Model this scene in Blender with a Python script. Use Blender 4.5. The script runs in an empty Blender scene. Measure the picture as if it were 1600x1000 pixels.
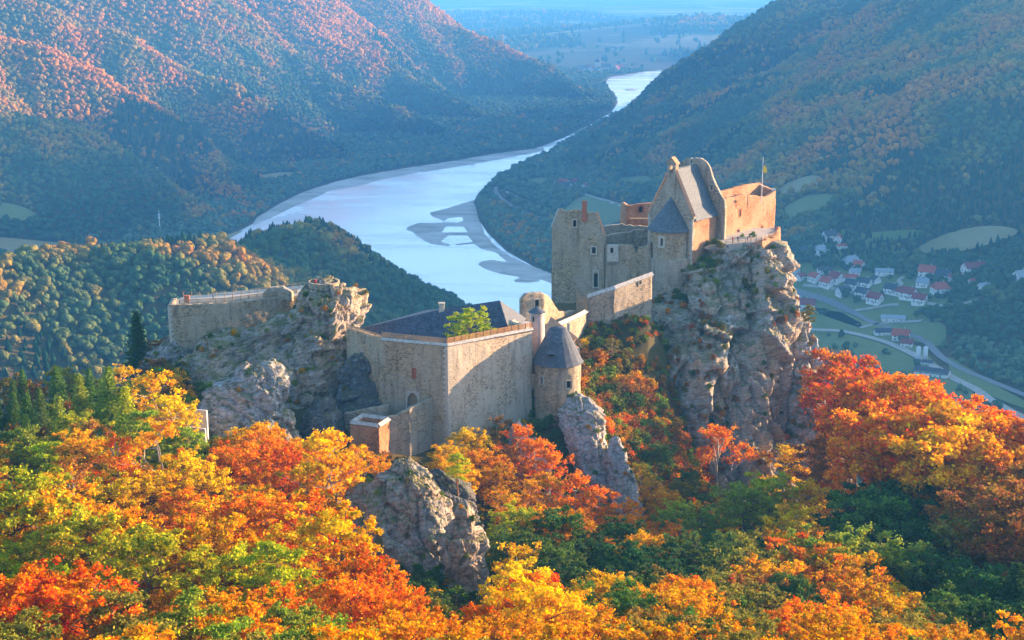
import bpy, bmesh, math, random
import numpy as np
from mathutils import Vector, Matrix, Euler
R = math.radians
random.seed(11)
RS = np.random.RandomState(11)
scene = bpy.context.scene
COL = scene.collection

# ------------------------------------------------------------ camera model
F = 2200.0; HC = 330.0; PITCH = math.atan(550 / F); SP, CP = math.sin(PITCH), math.cos(PITCH)
def at(px, py, Y):
    """point of the photograph's pixel (1600x1000) at ground distance Y"""
    u, v = (px - 800) / F, (500 - py) / F
    dy, dz = CP + v * SP, -SP + v * CP
    return (u / dy * Y, Y, HC + dz / dy * Y)
def on_level(px, py, z=0.0):
    v = (500 - py) / F
    dy, dz = CP + v * SP, -SP + v * CP
    Y = (z - HC) / dz * dy
    return at(px, py, Y)
def project(x, y, z):
    x, y, z = np.asarray(x, float), np.asarray(y, float), np.asarray(z, float) - HC
    d = y * CP - z * SP; h = y * SP + z * CP
    return 800 + x / d * F, 500 - h / d * F, d

# ------------------------------------------------------------ numpy noise
def _hash(ix, iy, iz, seed):
    h = (ix.astype(np.int64) * 374761393 + iy.astype(np.int64) * 668265263 + iz.astype(np.int64) * 2147483647 + seed * 1274126177) & 0xffffffff
    h = ((h ^ (h >> 13)) * 1274126177) & 0xffffffff
    h = ((h ^ (h >> 16)) * 2246822519) & 0xffffffff
    h = h ^ (h >> 15)
    return (h & 0xffffff) / float(0x1000000)
def vnoise(x, y, z, seed=0):
    x, y, z = np.broadcast_arrays(np.asarray(x, float), np.asarray(y, float), np.asarray(z, float))
    ix, iy, iz = np.floor(x), np.floor(y), np.floor(z)
    fx, fy, fz = x - ix, y - iy, z - iz
    fx, fy, fz = fx*fx*(3-2*fx), fy*fy*(3-2*fy), fz*fz*(3-2*fz)
    r = 0
    for a in (0, 1):
        for b in (0, 1):
            for c in (0, 1):
                w = (fx if a else 1-fx) * (fy if b else 1-fy) * (fz if c else 1-fz)
                r = r + w * _hash(ix + a, iy + b, iz + c, seed)
    return r * 2 - 1
def fbm(x, y, z, octv=4, seed=0, gain=0.5):
    r, a, s = 0, 1.0, 1.0
    for o in range(octv):
        r = r + a * vnoise(x * s, y * s, z * s, seed + o * 17); a *= gain; s *= 2.03
    return r
def voro(x, y, z, seed=0):
    """F1, F2 and a random value of the nearest cell"""
    ix, iy, iz = np.floor(x), np.floor(y), np.floor(z)
    f1 = np.full(x.shape, 9.0); f2 = np.full(x.shape, 9.0); cid = np.zeros(x.shape)
    for a in (-1, 0, 1):
        for b in (-1, 0, 1):
            for c in (-1, 0, 1):
                cx, cy, cz = ix + a, iy + b, iz + c
                dx = cx + _hash(cx, cy, cz, seed) - x
                dy = cy + _hash(cx, cy, cz, seed + 5) - y
                dz = cz + _hash(cx, cy, cz, seed + 9) - z
                d = np.sqrt(dx*dx + dy*dy + dz*dz)
                near = d < f1
                f2 = np.where(near, f1, np.minimum(f2, d))
                cid = np.where(near, _hash(cx, cy, cz, seed + 13), cid)
                f1 = np.where(near, d, f1)
    return f1, f2, cid

# ------------------------------------------------------------ object helpers
def prop(o, label=None, cat=None, group=None, kind=None):
    if label: o['label'] = label
    if cat: o['category'] = cat
    if group: o['group'] = group
    if kind: o['kind'] = kind
    return o
def empty(name, loc=(0, 0, 0), rz=0.0):
    o = bpy.data.objects.new(name, None); COL.objects.link(o)
    o.location = loc; o.rotation_euler = (0, 0, rz); o.empty_display_size = 0.5
    return o
def np_mesh(name, verts, faces, mats=(), smooth=False, midx=None):
    """verts (N,3); faces (M,k) one size k, or list of such arrays"""
    me = bpy.data.meshes.new(name)
    verts = np.asarray(verts, np.float32)
    fl = faces if isinstance(faces, list) else [faces]
    fl = [np.asarray(f, np.int32) for f in fl if len(f)]
    me.vertices.add(len(verts)); me.vertices.foreach_set('co', verts.ravel())
    loops = np.concatenate([f.ravel() for f in fl])
    sizes = np.concatenate([np.full(len(f), f.shape[1], np.int32) for f in fl])
    starts = np.concatenate([[0], np.cumsum(sizes)[:-1]]).astype(np.int32)
    me.loops.add(len(loops)); me.loops.foreach_set('vertex_index', loops)
    me.polygons.add(len(sizes)); me.polygons.foreach_set('loop_start', starts)
    me.polygons.foreach_set('loop_total', sizes)
    if smooth: me.polygons.foreach_set('use_smooth', np.ones(len(sizes), bool))
    if midx is not None: me.polygons.foreach_set('material_index', np.asarray(midx, np.int32))
    for m in mats: me.materials.append(m)
    me.update(calc_edges=True); me.validate()
    return me
def link(name, me, parent=None, loc=None):
    o = bpy.data.objects.new(name, me); COL.objects.link(o)
    if parent is not None: o.parent = parent
    if loc is not None: o.location = loc
    return o
def grid_faces(nu, nv, wrap=False):
    """verts laid out [v][u]"""
    u = np.arange(nu if wrap else nu - 1); v = np.arange(nv - 1)
    U, V = np.meshgrid(u, v); U2 = (U + 1) % nu
    return np.stack([V*nu+U, V*nu+U2, (V+1)*nu+U2, (V+1)*nu+U], -1).reshape(-1, 4)
class MB:
    """collects simple solids into ONE mesh"""
    def __init__(s): s.v = []; s.f = []
    def add(s, vs, fs):
        b = len(s.v); s.v += [tuple(v) for v in vs]; s.f += [tuple(i + b for i in f) for f in fs]; return s
    def box(s, c, size, rz=0.0, rx=0.0, ry=0.0):
        M = Matrix.Translation(c) @ Euler((rx, ry, rz)).to_matrix().to_4x4()
        x, y, z = size[0]/2, size[1]/2, size[2]/2
        vs = [M @ Vector(p) for p in ((-x,-y,-z),(x,-y,-z),(x,y,-z),(-x,y,-z),(-x,-y,z),(x,-y,z),(x,y,z),(-x,y,z))]
        return s.add(vs, [(0,3,2,1),(4,5,6,7),(0,1,5,4),(1,2,6,5),(2,3,7,6),(3,0,4,7)])
    def prism(s, poly, z0, z1):
        n = len(poly)
        vs = [(p[0], p[1], z0) for p in poly] + [(p[0], p[1], z1) for p in poly]
        return s.add(vs, [tuple(range(n))[::-1], tuple(range(n, 2*n))] + [(i, (i+1) % n, n+(i+1) % n, n+i) for i in range(n)])
    def tube(s, pts, rad, n=6):
        pts = [Vector(p) for p in pts]
        if not isinstance(rad, (list, tuple)): rad = [rad] * len(pts)
        b = len(s.v)
        for i, p in enumerate(pts):
            t = (pts[min(i+1, len(pts)-1)] - pts[max(i-1, 0)]).normalized()
            a = t.orthogonal().normalized() if abs(t.z) > .95 else t.cross(Vector((0, 0, 1))).normalized()
            c = t.cross(a)
            for k in range(n):
                q = 2*math.pi*k/n
                s.v.append(tuple(p + (a*math.cos(q) + c*math.sin(q)) * rad[i]))
        for i in range(len(pts)-1):
            for k in range(n):
                k2 = (k+1) % n
                s.f.append((b+i*n+k, b+i*n+k2, b+(i+1)*n+k2, b+(i+1)*n+k))
        s.f.append(tuple(b+k for k in range(n))[::-1]); e = b+(len(pts)-1)*n
        s.f.append(tuple(e+k for k in range(n)))
        return s
    def build(s, name, mat, parent=None, smooth=False):
        me = bpy.data.meshes.new(name); me.from_pydata(s.v, [], s.f)
        me.materials.append(mat)
        if smooth: me.polygons.foreach_set('use_smooth', [True]*len(me.polygons))
        me.update()
        bm = bmesh.new(); bm.from_mesh(me); bmesh.ops.recalc_face_normals(bm, faces=bm.faces); bm.to_mesh(me); bm.free()
        return link(name, me, parent)

# ------------------------------------------------------------ material helper
class NT:
    def __init__(s, name):
        s.m = bpy.data.materials.new(name); s.m.use_nodes = True
        s.t = s.m.node_tree; s.t.nodes.clear()
        s.out = s.t.nodes.new('ShaderNodeOutputMaterial')
    def n(s, typ, ins=None, **kw):
        d = s.t.nodes.new(typ)
        for k, v in kw.items(): setattr(d, k, v)
        for k, v in (ins or {}).items(): s.set(d, k, v)
        return d
    def set(s, d, k, v):
        sock = d.inputs[k]
        if isinstance(v, bpy.types.NodeSocket): s.t.links.new(v, sock)
        elif isinstance(v, bpy.types.Node): s.t.links.new(v.outputs[0], sock)
        else:
            if sock.type == 'RGBA' and len(v) == 3: v = (*v, 1)
            sock.default_value = v
    def math(s, op, a, b=0.0, c=None, clamp=False):
        d = s.n('ShaderNodeMath', operation=op, use_clamp=clamp); s.set(d, 0, a); s.set(d, 1, b)
        if c is not None: s.set(d, 2, c)
        return d.outputs[0]
    def mix(s, f, a, b, mode='MIX'):
        d = s.n('ShaderNodeMix', data_type='RGBA', blend_type=mode)
        for k, v in ((0, f), (6, a), (7, b)): s.set(d, k, v)
        return d.outputs[2]
    def ramp(s, f, stops, mode='LINEAR'):
        d = s.n('ShaderNodeValToRGB'); s.set(d, 0, f); e = d.color_ramp.elements; d.color_ramp.interpolation = mode
        while len(e) > 1: e.remove(e[-1])
        e[0].position = stops[0][0]; e[0].color = (*stops[0][1], 1)
        for p, c in stops[1:]:
            q = e.new(p); q.color = (*c, 1)
        return d.outputs[0]
    def noise(s, co, scale, detail=4, rough=.55, dist=0.0):
        d = s.n('ShaderNodeTexNoise', {'Scale': scale, 'Detail': detail, 'Roughness': rough, 'Distortion': dist}); s.set(d, 'Vector', co)
        return d.outputs[0]
    def voro(s, co, scale, feature='F1', out=0, rnd=1.0):
        d = s.n('ShaderNodeTexVoronoi', feature=feature); s.set(d, 'Scale', scale); s.set(d, 'Vector', co); s.set(d, 'Randomness', rnd)
        return d.outputs[out]
    def pos(s): return s.n('ShaderNodeNewGeometry').outputs['Position']
    def scaled(s, co, sc, rot=(0, 0, 0)):
        d = s.n('ShaderNodeMapping'); s.set(d, 0, co); d.inputs['Scale'].default_value = sc; d.inputs['Rotation'].default_value = rot
        return d.outputs[0]
    def bump(s, h, strength=.5, dist=.1):
        return s.n('ShaderNodeBump', {'Height': h, 'Strength': strength, 'Distance': dist}).outputs[0]
    def pbr(s, col, rough=.8, normal=None, spec=.3, metal=0.0):
        d = s.n('ShaderNodeBsdfPrincipled', {'Base Color': col, 'Roughness': rough, 'Specular IOR Level': spec, 'Metallic': metal})
        if normal is not None: s.set(d, 'Normal', normal)
        s.t.links.new(d.outputs[0], s.out.inputs['Surface']); return s.m
    def done(s, sh):
        s.t.links.new(sh, s.out.inputs['Surface']); return s.m
# ============================================================ terrain
def W(pts):                       # (px, py, Y) -> world
    return np.array([at(*p) for p in pts])
def Lvl(pts, z=0.0):              # (px, py) on a level -> world xy
    return np.array([on_level(p[0], p[1], z)[:2] for p in pts])
RIVER = Lvl([(120,640),(250,430),(400,347),(430,326),(470,306),(520,289),(560,279),(620,269),(700,257),(770,245),(830,235),(880,216),(920,196),
             (955,176),(966,160),(962,148),(946,130),(952,121),(1000,113),(1060,107),(1150,99),(1300,94),(1300,99),(1150,106),(1085,125),(1030,150),
             (974,168),(927,197),(890,218),(850,241),(800,262),(768,282),(748,300),(738,318),(745,340),(762,365),(790,392),(830,415),(872,440),(905,500),(960,640)])
SAND = [Lvl([(741,312),(722,318),(700,325),(671,332),(675,338),(694,346),(690,348),(655,348),(637,354),(634,359),(645,363),(652,370),(672,381),(700,385),(705,382),(690,378),(694,372),
             (712,374),(708,382),(715,383),(740,381),(752,389),(775,395),(792,409),(770,406),(752,408),(746,413),(757,420),(780,428),(800,431),(812,433),(830,432),(845,437),(880,450),(905,470),
             (900,440),(860,425),(830,415),(800,402),(775,385),(758,365),(750,345)]),
        Lvl([(396,352),(430,338),(455,325),(500,306),(515,298),(560,291),(600,280),(640,272),(700,263),(770,251),(850,236),(850,230),(770,240),(700,252),(620,264),(560,275),(520,284),(470,300),(430,320),(396,342)]),
        Lvl([(942,339),(935,343),(925,344),(926,340)]),
        Lvl([(801,438),(812,433),(830,431),(846,435),(842,440),(822,442),(806,441)]),
        Lvl([(975,139),(992,138),(996,141),(978,142)])]
PONDS = [Lvl(p, .8) for p in ([(692,346),(700,340),(722,338),(724,344),(715,347)], [(690,362),(697,353),(724,353),(731,362)],
         [(693,374),(700,367),(730,367),(739,377),(715,380),(705,383)])]
def inside(poly, x, y):
    r = np.zeros(np.shape(x), bool); n = len(poly)
    for i in range(n):
        (x1, y1), (x2, y2) = poly[i], poly[(i+1) % n]
        c = ((y1 > y) != (y2 > y))
        xx = (x2 - x1) * (y - y1) / (y2 - y1 + 1e-12) + x1
        r ^= c & (x < xx)
    return r
def segdist(x, y, p, q):
    dx, dy = q[0]-p[0], q[1]-p[1]
    t = np.clip(((x-p[0])*dx + (y-p[1])*dy) / (dx*dx+dy*dy+1e-9), 0, 1)
    return np.hypot(x-p[0]-t*dx, y-p[1]-t*dy), t
def polydist(pts, x, y, closed=False):
    d = np.full(np.shape(x), 1e9); n = len(pts)
    for i in range(n if closed else n-1):
        d = np.minimum(d, segdist(x, y, pts[i], pts[(i+1) % n])[0])
    return d
# ridges: crest points (px, py, distance), side slope
RIDGES = [
 # left bank spurs, near to far
 ([(-500,-130,1900),(-250,-40,2050),(0,66,2150),(60,84,2150),(130,122,2150),(200,160,2150),(270,190,2130),(340,235,2080),(385,305,1980)], .85),
 ([(-300,-120,2450),(60,8,2500),(100,34,2500),(175,54,2500),(225,84,2500),(300,120,2500),(375,146,2490),(430,178,2470),(500,222,2440),(560,262,2380)], .85),
 ([(0,-190,2900),(250,-60,2950),(360,8,3000),(400,42,3000),(450,68,2980),(500,92,2960),(550,124,2940),(600,154,2900),(665,186,2840),(715,220,2750)], .85),
 ([(200,-200,3500),(450,-60,3450),(510,10,3400),(560,58,3380),(620,98,3330),(700,148,3200),(760,192,3050),(800,218,2950)], .85),
 ([(300,-220,4000),(560,-70,4000),(640,10,3950),(750,56,3850),(850,106,3750),(920,140,3600),(958,168,3480)], .75),
 ([(-500,60,1700),(-200,140,1750),(0,200,1800),(90,212,1850),(160,240,1850),(250,285,1850),(320,322,1850)], .6),
 # right mountain
 ([(830,266,2280),(900,222,2450),(960,192,2620),(1000,166,2720),(1050,134,2800),(1100,112,2860),(1150,88,2900),(1200,60,2920),(1260,8,2900),(1400,-90,2800),(1700,-190,2600),(2300,-330,2500),(3200,-500,2400)], .62),
 ([(1080,240,2330),(1180,190,2420),(1300,95,2450),(1430,-20,2350),(1600,-130,2250)], .55),
 ([(1230,300,1950),(1330,235,1980),(1450,130,1950),(1600,10,1900),(1900,-120,1850),(2500,-300,1800)], .5),
 ([(940,262,2300),(1020,225,2450),(1100,160,2650),(1200,90,2800)], .5),
 ([(1420,330,1750),(1520,260,1700),(1640,180,1700),(1900,60,1700)], .45),
 # hill by the right edge
 ([(1520,500,1230),(1580,440,1260),(1640,390,1300),(1720,350,1350),(1900,300,1450),(2300,120,1600),(3000,-100,1700)], .6),
 # knolls on the near bank, left
 ([(-600,380,800),(-250,420,830),(-60,455,850),(40,425,900),(100,402,940),(200,376,970),(262,364,990),(330,384,1010),(400,430,1020),(450,500,1010)], .55),
 ([(400,372,1080),(450,352,1100),(484,347,1120),(508,362,1150),(535,400,1180),(560,445,1210),(578,492,1240)], .78),
 ([(262,364,990),(340,372,1050),(420,362,1090)], .5),
]
BIG = [([(1500,-900,330),(1900,-300,420),(2200,350,430),(2300,1000,470),(2350,1800,650),(2400,2500,680),(2400,3100,720),(2400,3800,660),(2500,4600,470)], .6),   # world x, y, z; unseen right-hand ridge shaped to shade the valley
       ([(1350,2300,470),(1500,2800,640),(1600,3300,540),(1750,3800,360)], .6),  # closer unseen ridge, added to shade the lower slopes of the left bank
       ([(-1900,1500,420),(-2100,2600,560),(-2000,4000,520)], .5),
       ([(-900,-1200,300),(0,-700,420),(900,-1200,380)], .35),
       ([(7200,6000,300),(8400,9000,420)], .2), ([(-5200,9000,220),(-3800,13000,240)], .12),
       ([(-9000,21000,420),(-3000,23000,480),(3000,22500,430),(9000,21000,520)], .10)]
_RS = [(W(p), s) for p, s in RIDGES] + [(np.array(p, float), s) for p, s in BIG]
# near hill: ground control points in world space (x, y, z)
NEAR = [(0,0,300),(-60,0,302),(80,0,300),(0,60,283),(-60,60,284),(60,60,282),(-30,110,263),(30,110,262),(0,110,262),(-80,110,264),(80,110,258),
        (-110,150,250),(-60,150,252),(-20,150,251),(20,150,247),(60,150,243),(100,150,240),
        (-120,200,238),(-80,195,243),(-45,190,243),(-10,190,238),(25,195,231),(60,200,226),(100,205,225),(140,210,226),
        (-120,240,236),(-90,245,240),(-55,240,238),(-20,240,230),(10,245,222),(45,250,214),(80,255,212),(105,245,215),(135,245,219),(180,230,225),
        (-100,285,237),(-80,290,238),(-55,285,234),(-30,280,229),(-14,285,224),(5,285,220),(25,290,214),(50,300,203),(75,310,201),(95,285,211),(125,270,214),
        (-95,320,232),(-75,320,240),(-45,318,236),(-30,305,231),(-14,298,226),(5,305,228),(14,304,231),(24,300,214),(35,325,216),(30,337,227),(50,335,197),(70,330,194),(85,330,202),(100,325,205),
        (-30,330,232),(0,335,233),(20,345,234),(28,353,238),(36,357,241),(42,364,232),(48,348,208),(55,362,198),(75,365,192),(90,350,190),(-60,345,226),(30,380,236),(50,400,236),(70,400,220),(85,385,195)]
NEAR_POLY = np.array([(-170,-150),(-145,120),(-125,230),(-100,300),(-82,338),(-40,356),(0,362),(18,392),(36,425),(70,432),(77,405),(80,374),(92,345),(116,316),(150,280),(190,250),(260,220),(330,-150)], float)
_np = np.array(NEAR, float)
def _tps(c, z, lam=8.0):
    d = np.hypot(c[:, None, 0]-c[None, :, 0], c[:, None, 1]-c[None, :, 1])
    K = d + 0.0; n = len(c)
    K = -d + 0.0 * K - np.eye(n) * lam * 0
    A = np.zeros((n+3, n+3)); A[:n, :n] = -K; A[:n, n] = 1; A[:n, n+1:] = c; A[n:, :n] = A[:n, n:].T
    return np.linalg.solve(A, np.concatenate([z, [0, 0, 0]]))
_nw = _tps(_np[:, :2], _np[:, 2])
def near_h(x, y):
    sh = np.shape(x); x = np.ravel(x); y = np.ravel(y); out = np.zeros(len(x)); n = len(_np)
    for i in range(0, len(x), 60000):
        a, b = x[i:i+60000], y[i:i+60000]
        d = np.hypot(a[:, None]-_np[None, :, 0], b[:, None]-_np[None, :, 1])
        out[i:i+60000] = d @ _nw[:n] + _nw[n] + _nw[n+1]*a + _nw[n+2]*b
    return out.reshape(sh)
def H(x, y):
    x = np.asarray(x, float); y = np.asarray(y, float)
    riv = inside(RIVER, x, y); rd = polydist(RIVER, x, y, True)
    far = np.clip((np.hypot(x, y) - 4600) / 3000, 0, 1)
    base = np.where(riv, -np.clip(rd*.25, 0, 6), np.clip(rd*.06, 0, 4) + .0)
    base = base + far * (1-riv) * (18 + 26*fbm(x/1500, y/1500, 0, 3, 5)) * np.clip(rd/200, 0, 1)
    rr = (x - 700)**2/900**2 + (y - 6200)**2/900**2
    base = base + 55*np.exp(-rr) * np.clip(rd/250, 0, 1) + 60*np.exp(-((x-1500)**2+(y-7000)**2)/800**2)
    hs = []; open_ = np.where(riv, 0, np.clip(rd/170, 0, 1)); open_ = open_*open_*(3-2*open_)
    n1 = fbm(x/260, y/260, 3, 4, 21); n2 = fbm(x/90, y/90, 3, 2, 31)
    wx = x + 45*vnoise(x/240, y/240, 1, 3); wy = y + 45*vnoise(x/240, y/240, 1, 4)
    for q, (pts, s) in enumerate(_RS):
        h = np.full(x.shape, -1e9)
        for i in range(len(pts)-1):
            k = 1.0 if len(pts) > 4 else 1.0
            d, t = segdist(wx*.5+x*.5, wy*.5+y*.5, pts[i], pts[i+1])
            zc = pts[i][2] + t*(pts[i+1][2]-pts[i][2])
            h = np.maximum(h, zc - 10 - s*(np.sqrt(d*d+22*22)-22))
        if not (len(RIDGES)-4 <= q < len(RIDGES)): h = base + (h-base)*open_
        hs.append(h)
    k = 9.0
    m = np.maximum.reduce(hs)
    sm = m + k*np.log(np.maximum(1, sum(np.exp(np.clip((h-m)/k, -50, 0))*np.clip((h-base)/15, 0, 1) for h in hs)))
    rough = np.clip(sm/60, 0, 1)
    rn = 1 - 2*np.abs(vnoise(x/210+.2*n1, y/260, 5, 51)); rn2 = 1 - 2*np.abs(vnoise(x/95, y/110, 6, 52))
    sm = sm + rough*(8*n1 + 4*n2 + 17*rn + 6*rn2)
    out = np.maximum(base, sm)
    blend = np.clip((sm-base)/6 + .5, 0, 1)
    # near hill
    nm = (np.abs(x) < 900) & (y < 1000) & (y > -900)
    if nm.any():
        xa, ya = x[nm], y[nm]
        ins = inside(NEAR_POLY, xa, ya); d = polydist(NEAR_POLY, xa, ya, True)
        near = near_h(xa, ya)
        near = near + 1.2*fbm(xa/14, ya/14, 0, 3, 8)
        near = np.where(ins, near, np.minimum(near, 300) - 1.25*d - 8*np.clip(d/40,0,1))
        out[nm] = np.maximum(out[nm], near)
    return np.where(out > 520, 520 + 150*(1-np.exp(-np.maximum(out-520, 0)/170)), out)
def hit(px, py, y0=60, y1=30000, n=900):
    """where the pixel's ray meets the terrain (vectorised)"""
    px = np.atleast_1d(np.asarray(px, float)); py = np.atleast_1d(np.asarray(py, float))
    Ys = np.geomspace(y0, y1, n)
    v = (500-py)/F; dy = CP+v*SP; dz = -SP+v*CP
    X = ((px-800)/F/dy)[:, None]*Ys[None]; Z = HC + (dz/dy)[:, None]*Ys[None]
    hh = H(X, np.broadcast_to(Ys[None], X.shape).copy())
    below = Z < hh
    i = np.argmax(below, 1); i = np.maximum(i, 1)
    r = np.arange(len(px))
    a = (Z-hh)[r, i-1]; b = (Z-hh)[r, i]
    t = a/(a-b+1e-9)
    Y = Ys[i-1] + t*(Ys[i]-Ys[i-1])
    x = (px-800)/F/dy*Y
    return np.stack([x, Y, H(x, Y)], 1)
def hitc(pts, y0=700):
    return hit([p[0] for p in pts], [p[1] for p in pts], y0=y0)
# ============================================================ ground sheet: one radial sheet from under the camera to the horizon
def rows():
    r = [3, 12, 22, 32, 42, 52, 60]
    py = 1180.0
    while True:
        st = 4.0 if py > 760 else (2.6 if py > 520 else (1.7 if py > 130 else (1.2 if py > 60 else 2.0)))
        py -= st
        if py < -20: break
        Y = on_level(0, py, 240 if py > 700 else (240*(py-520)/180 if py > 520 else 0))[1]
        if Y > r[-1]: r.append(Y)
    return np.array(r + [20000, 23000, 26000, 29500])
_r = rows()
_a = np.concatenate([np.linspace(-180, -50, 40)[:-1], np.linspace(-50, -23, 50)[:-1], np.linspace(-23, 23, 1000), np.linspace(23, 50, 50)[1:], np.linspace(50, 180, 40)[1:-1]])
_A, _Rr = np.meshgrid(np.radians(_a), _r)
GX, GY = np.sin(_A)*_Rr, np.cos(_A)*_Rr
GZ = H(GX, GY); TOPZ = float(GZ.max()); print('highest ground', TOPZ)
# ============================================================ materials
def m_stone(name, base, warm, dark, scale=1.0, patch=(.42,.40,.36), patchf=.5, streak=.5):
    t = NT(name); p = t.pos()
    q = t.scaled(p, (scale, scale, scale*1.7))
    n1 = t.noise(p, .13*scale, 5, .6); n2 = t.noise(q, 1.1, 4, .65); n3 = t.noise(p, .35, 3, .6)
    cell = t.voro(q, 1.9, 'F1', 1); cd = t.voro(q, 1.9, 'DISTANCE_TO_EDGE')
    c = t.ramp(n2, [(.3, dark), (.45, base), (.62, base), (.75, warm)])
    hsv = t.n('ShaderNodeSeparateColor', {0: cell})
    c = t.mix(.6, c, t.ramp(hsv.outputs[0], [(0, tuple(.30*b for b in base)), (.22, tuple(.62*b for b in base)), (.3, tuple(.95*b for b in base)), (.7, tuple(1.12*b for b in base)), (1, tuple(min(.8, 1.3*w) for w in warm))]), 'MIX')
    c = t.mix(t.math('MULTIPLY', t.ramp(n1, [(.44, (0,0,0)), (.56, (1,1,1))]), min(1, patchf*1.4)), c, patch)
    c = t.mix(t.math('MULTIPLY', t.ramp(t.noise(t.scaled(p, (1,1,.12)), .8, 4, .7), [(.5, (0,0,0)), (.7, (1,1,1))]), streak), c, tuple(.5*d for d in dark))
    c = t.mix(t.ramp(cd, [(0, (.45,)*3), (.06, (0,)*3)]), c, tuple(.6*d for d in dark))
    # small put-log holes and missing stones
    hole = t.ramp(t.voro(t.scaled(p, (.55,.55,.7)), 1.0), [(.07, (1,1,1)), (.10, (0,0,0))])
    c = t.mix(hole, c, (.02,.018,.015))
    h = t.math('ADD', t.math('MULTIPLY', t.ramp(cd, [(0, (0,)*3), (.12, (1,)*3)]), .5), t.math('ADD', hsv.outputs[1], n2))
    return t.pbr(c, .92, t.bump(h, .9, .12), .15)
M = {}
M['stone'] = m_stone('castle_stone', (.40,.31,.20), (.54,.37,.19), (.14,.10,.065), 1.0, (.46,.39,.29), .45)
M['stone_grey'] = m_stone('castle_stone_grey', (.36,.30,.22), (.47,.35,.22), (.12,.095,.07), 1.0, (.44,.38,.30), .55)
M['stone_pale'] = m_stone('sunlit_courtyard_stone', (.56,.46,.34), (.64,.45,.27), (.28,.21,.15), 1.1, (.62,.55,.44), .6, .5)  # paler than the shaded face's stone: grazing sunlight put into the colour
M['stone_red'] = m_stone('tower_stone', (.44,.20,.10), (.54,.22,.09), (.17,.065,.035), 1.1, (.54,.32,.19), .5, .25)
def m_plain(name, col, rough=.85, var=.25, scale=2.0, spec=.2, bump=.3):
    t = NT(name); p = t.pos(); n = t.noise(p, scale, 5, .65)
    c = t.ramp(n, [(.3, tuple(x*(1-var) for x in col)), (.7, tuple(min(.9, x*(1+var)) for x in col))])
    return t.pbr(c, rough, t.bump(n, bump, .05), spec)
M['trim'] = m_plain('pale_dressed_stone', (.44,.40,.33), .85, .3)
M['brick'] = m_plain('red_brick', (.38,.13,.07), .9, .4, 4)
M['render'] = m_plain('old_render', (.50,.40,.37), .9, .25, .8)
M['dark'] = m_plain('dark_opening', (.015,.013,.012), .95, .3)
M['wood'] = m_plain('weathered_wood', (.33,.24,.15), .8, .3, 3)
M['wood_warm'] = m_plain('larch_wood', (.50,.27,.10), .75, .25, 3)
M['metal'] = m_plain('painted_metal', (.65,.66,.66), .5, .05)
M['coping'] = m_plain('wall_coping', (.40,.385,.35), .9, .35, 1.5)
M['coping_red'] = m_plain('tile_coping', (.55,.27,.15), .9, .3, 2)
M['concrete'] = m_plain('concrete', (.48,.47,.46), .9, .12, .6)
def m_roof(name, a, b, sc=2.2, rough=.7):
    t = NT(name); p = t.pos()
    n = t.noise(p, .45, 5, .65); w = t.voro(t.scaled(p, (sc, sc, sc*1.4)), 1.6, 'F1', 1)
    s = t.n('ShaderNodeSeparateColor', {0: w})
    c = t.mix(t.ramp(n, [(.35, (0,)*3), (.65, (1,)*3)]), a, b)
    c = t.mix(.55, c, t.ramp(s.outputs[0], [(0, tuple(x*.55 for x in a)), (1, tuple(min(.8, x*1.5) for x in b))]))
    return t.pbr(c, rough, t.bump(s.outputs[1], .5, .06), .25)
M['slate'] = m_roof('chapel_slate', (.055,.075,.095), (.10,.125,.15))
M['slate_dark'] = m_roof('hall_slate', (.016,.026,.045), (.06,.08,.12), 1.8, .6)
M['shingle'] = m_roof('turret_shingle', (.045,.058,.08), (.10,.115,.14), 2.6, .85)
M['shingle_warm'] = m_roof('sunlit_shingle', (.34,.20,.11), (.46,.28,.16), 2.4, .85)  # orange sunlight on the porter house roof put into the shingle colour
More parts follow.
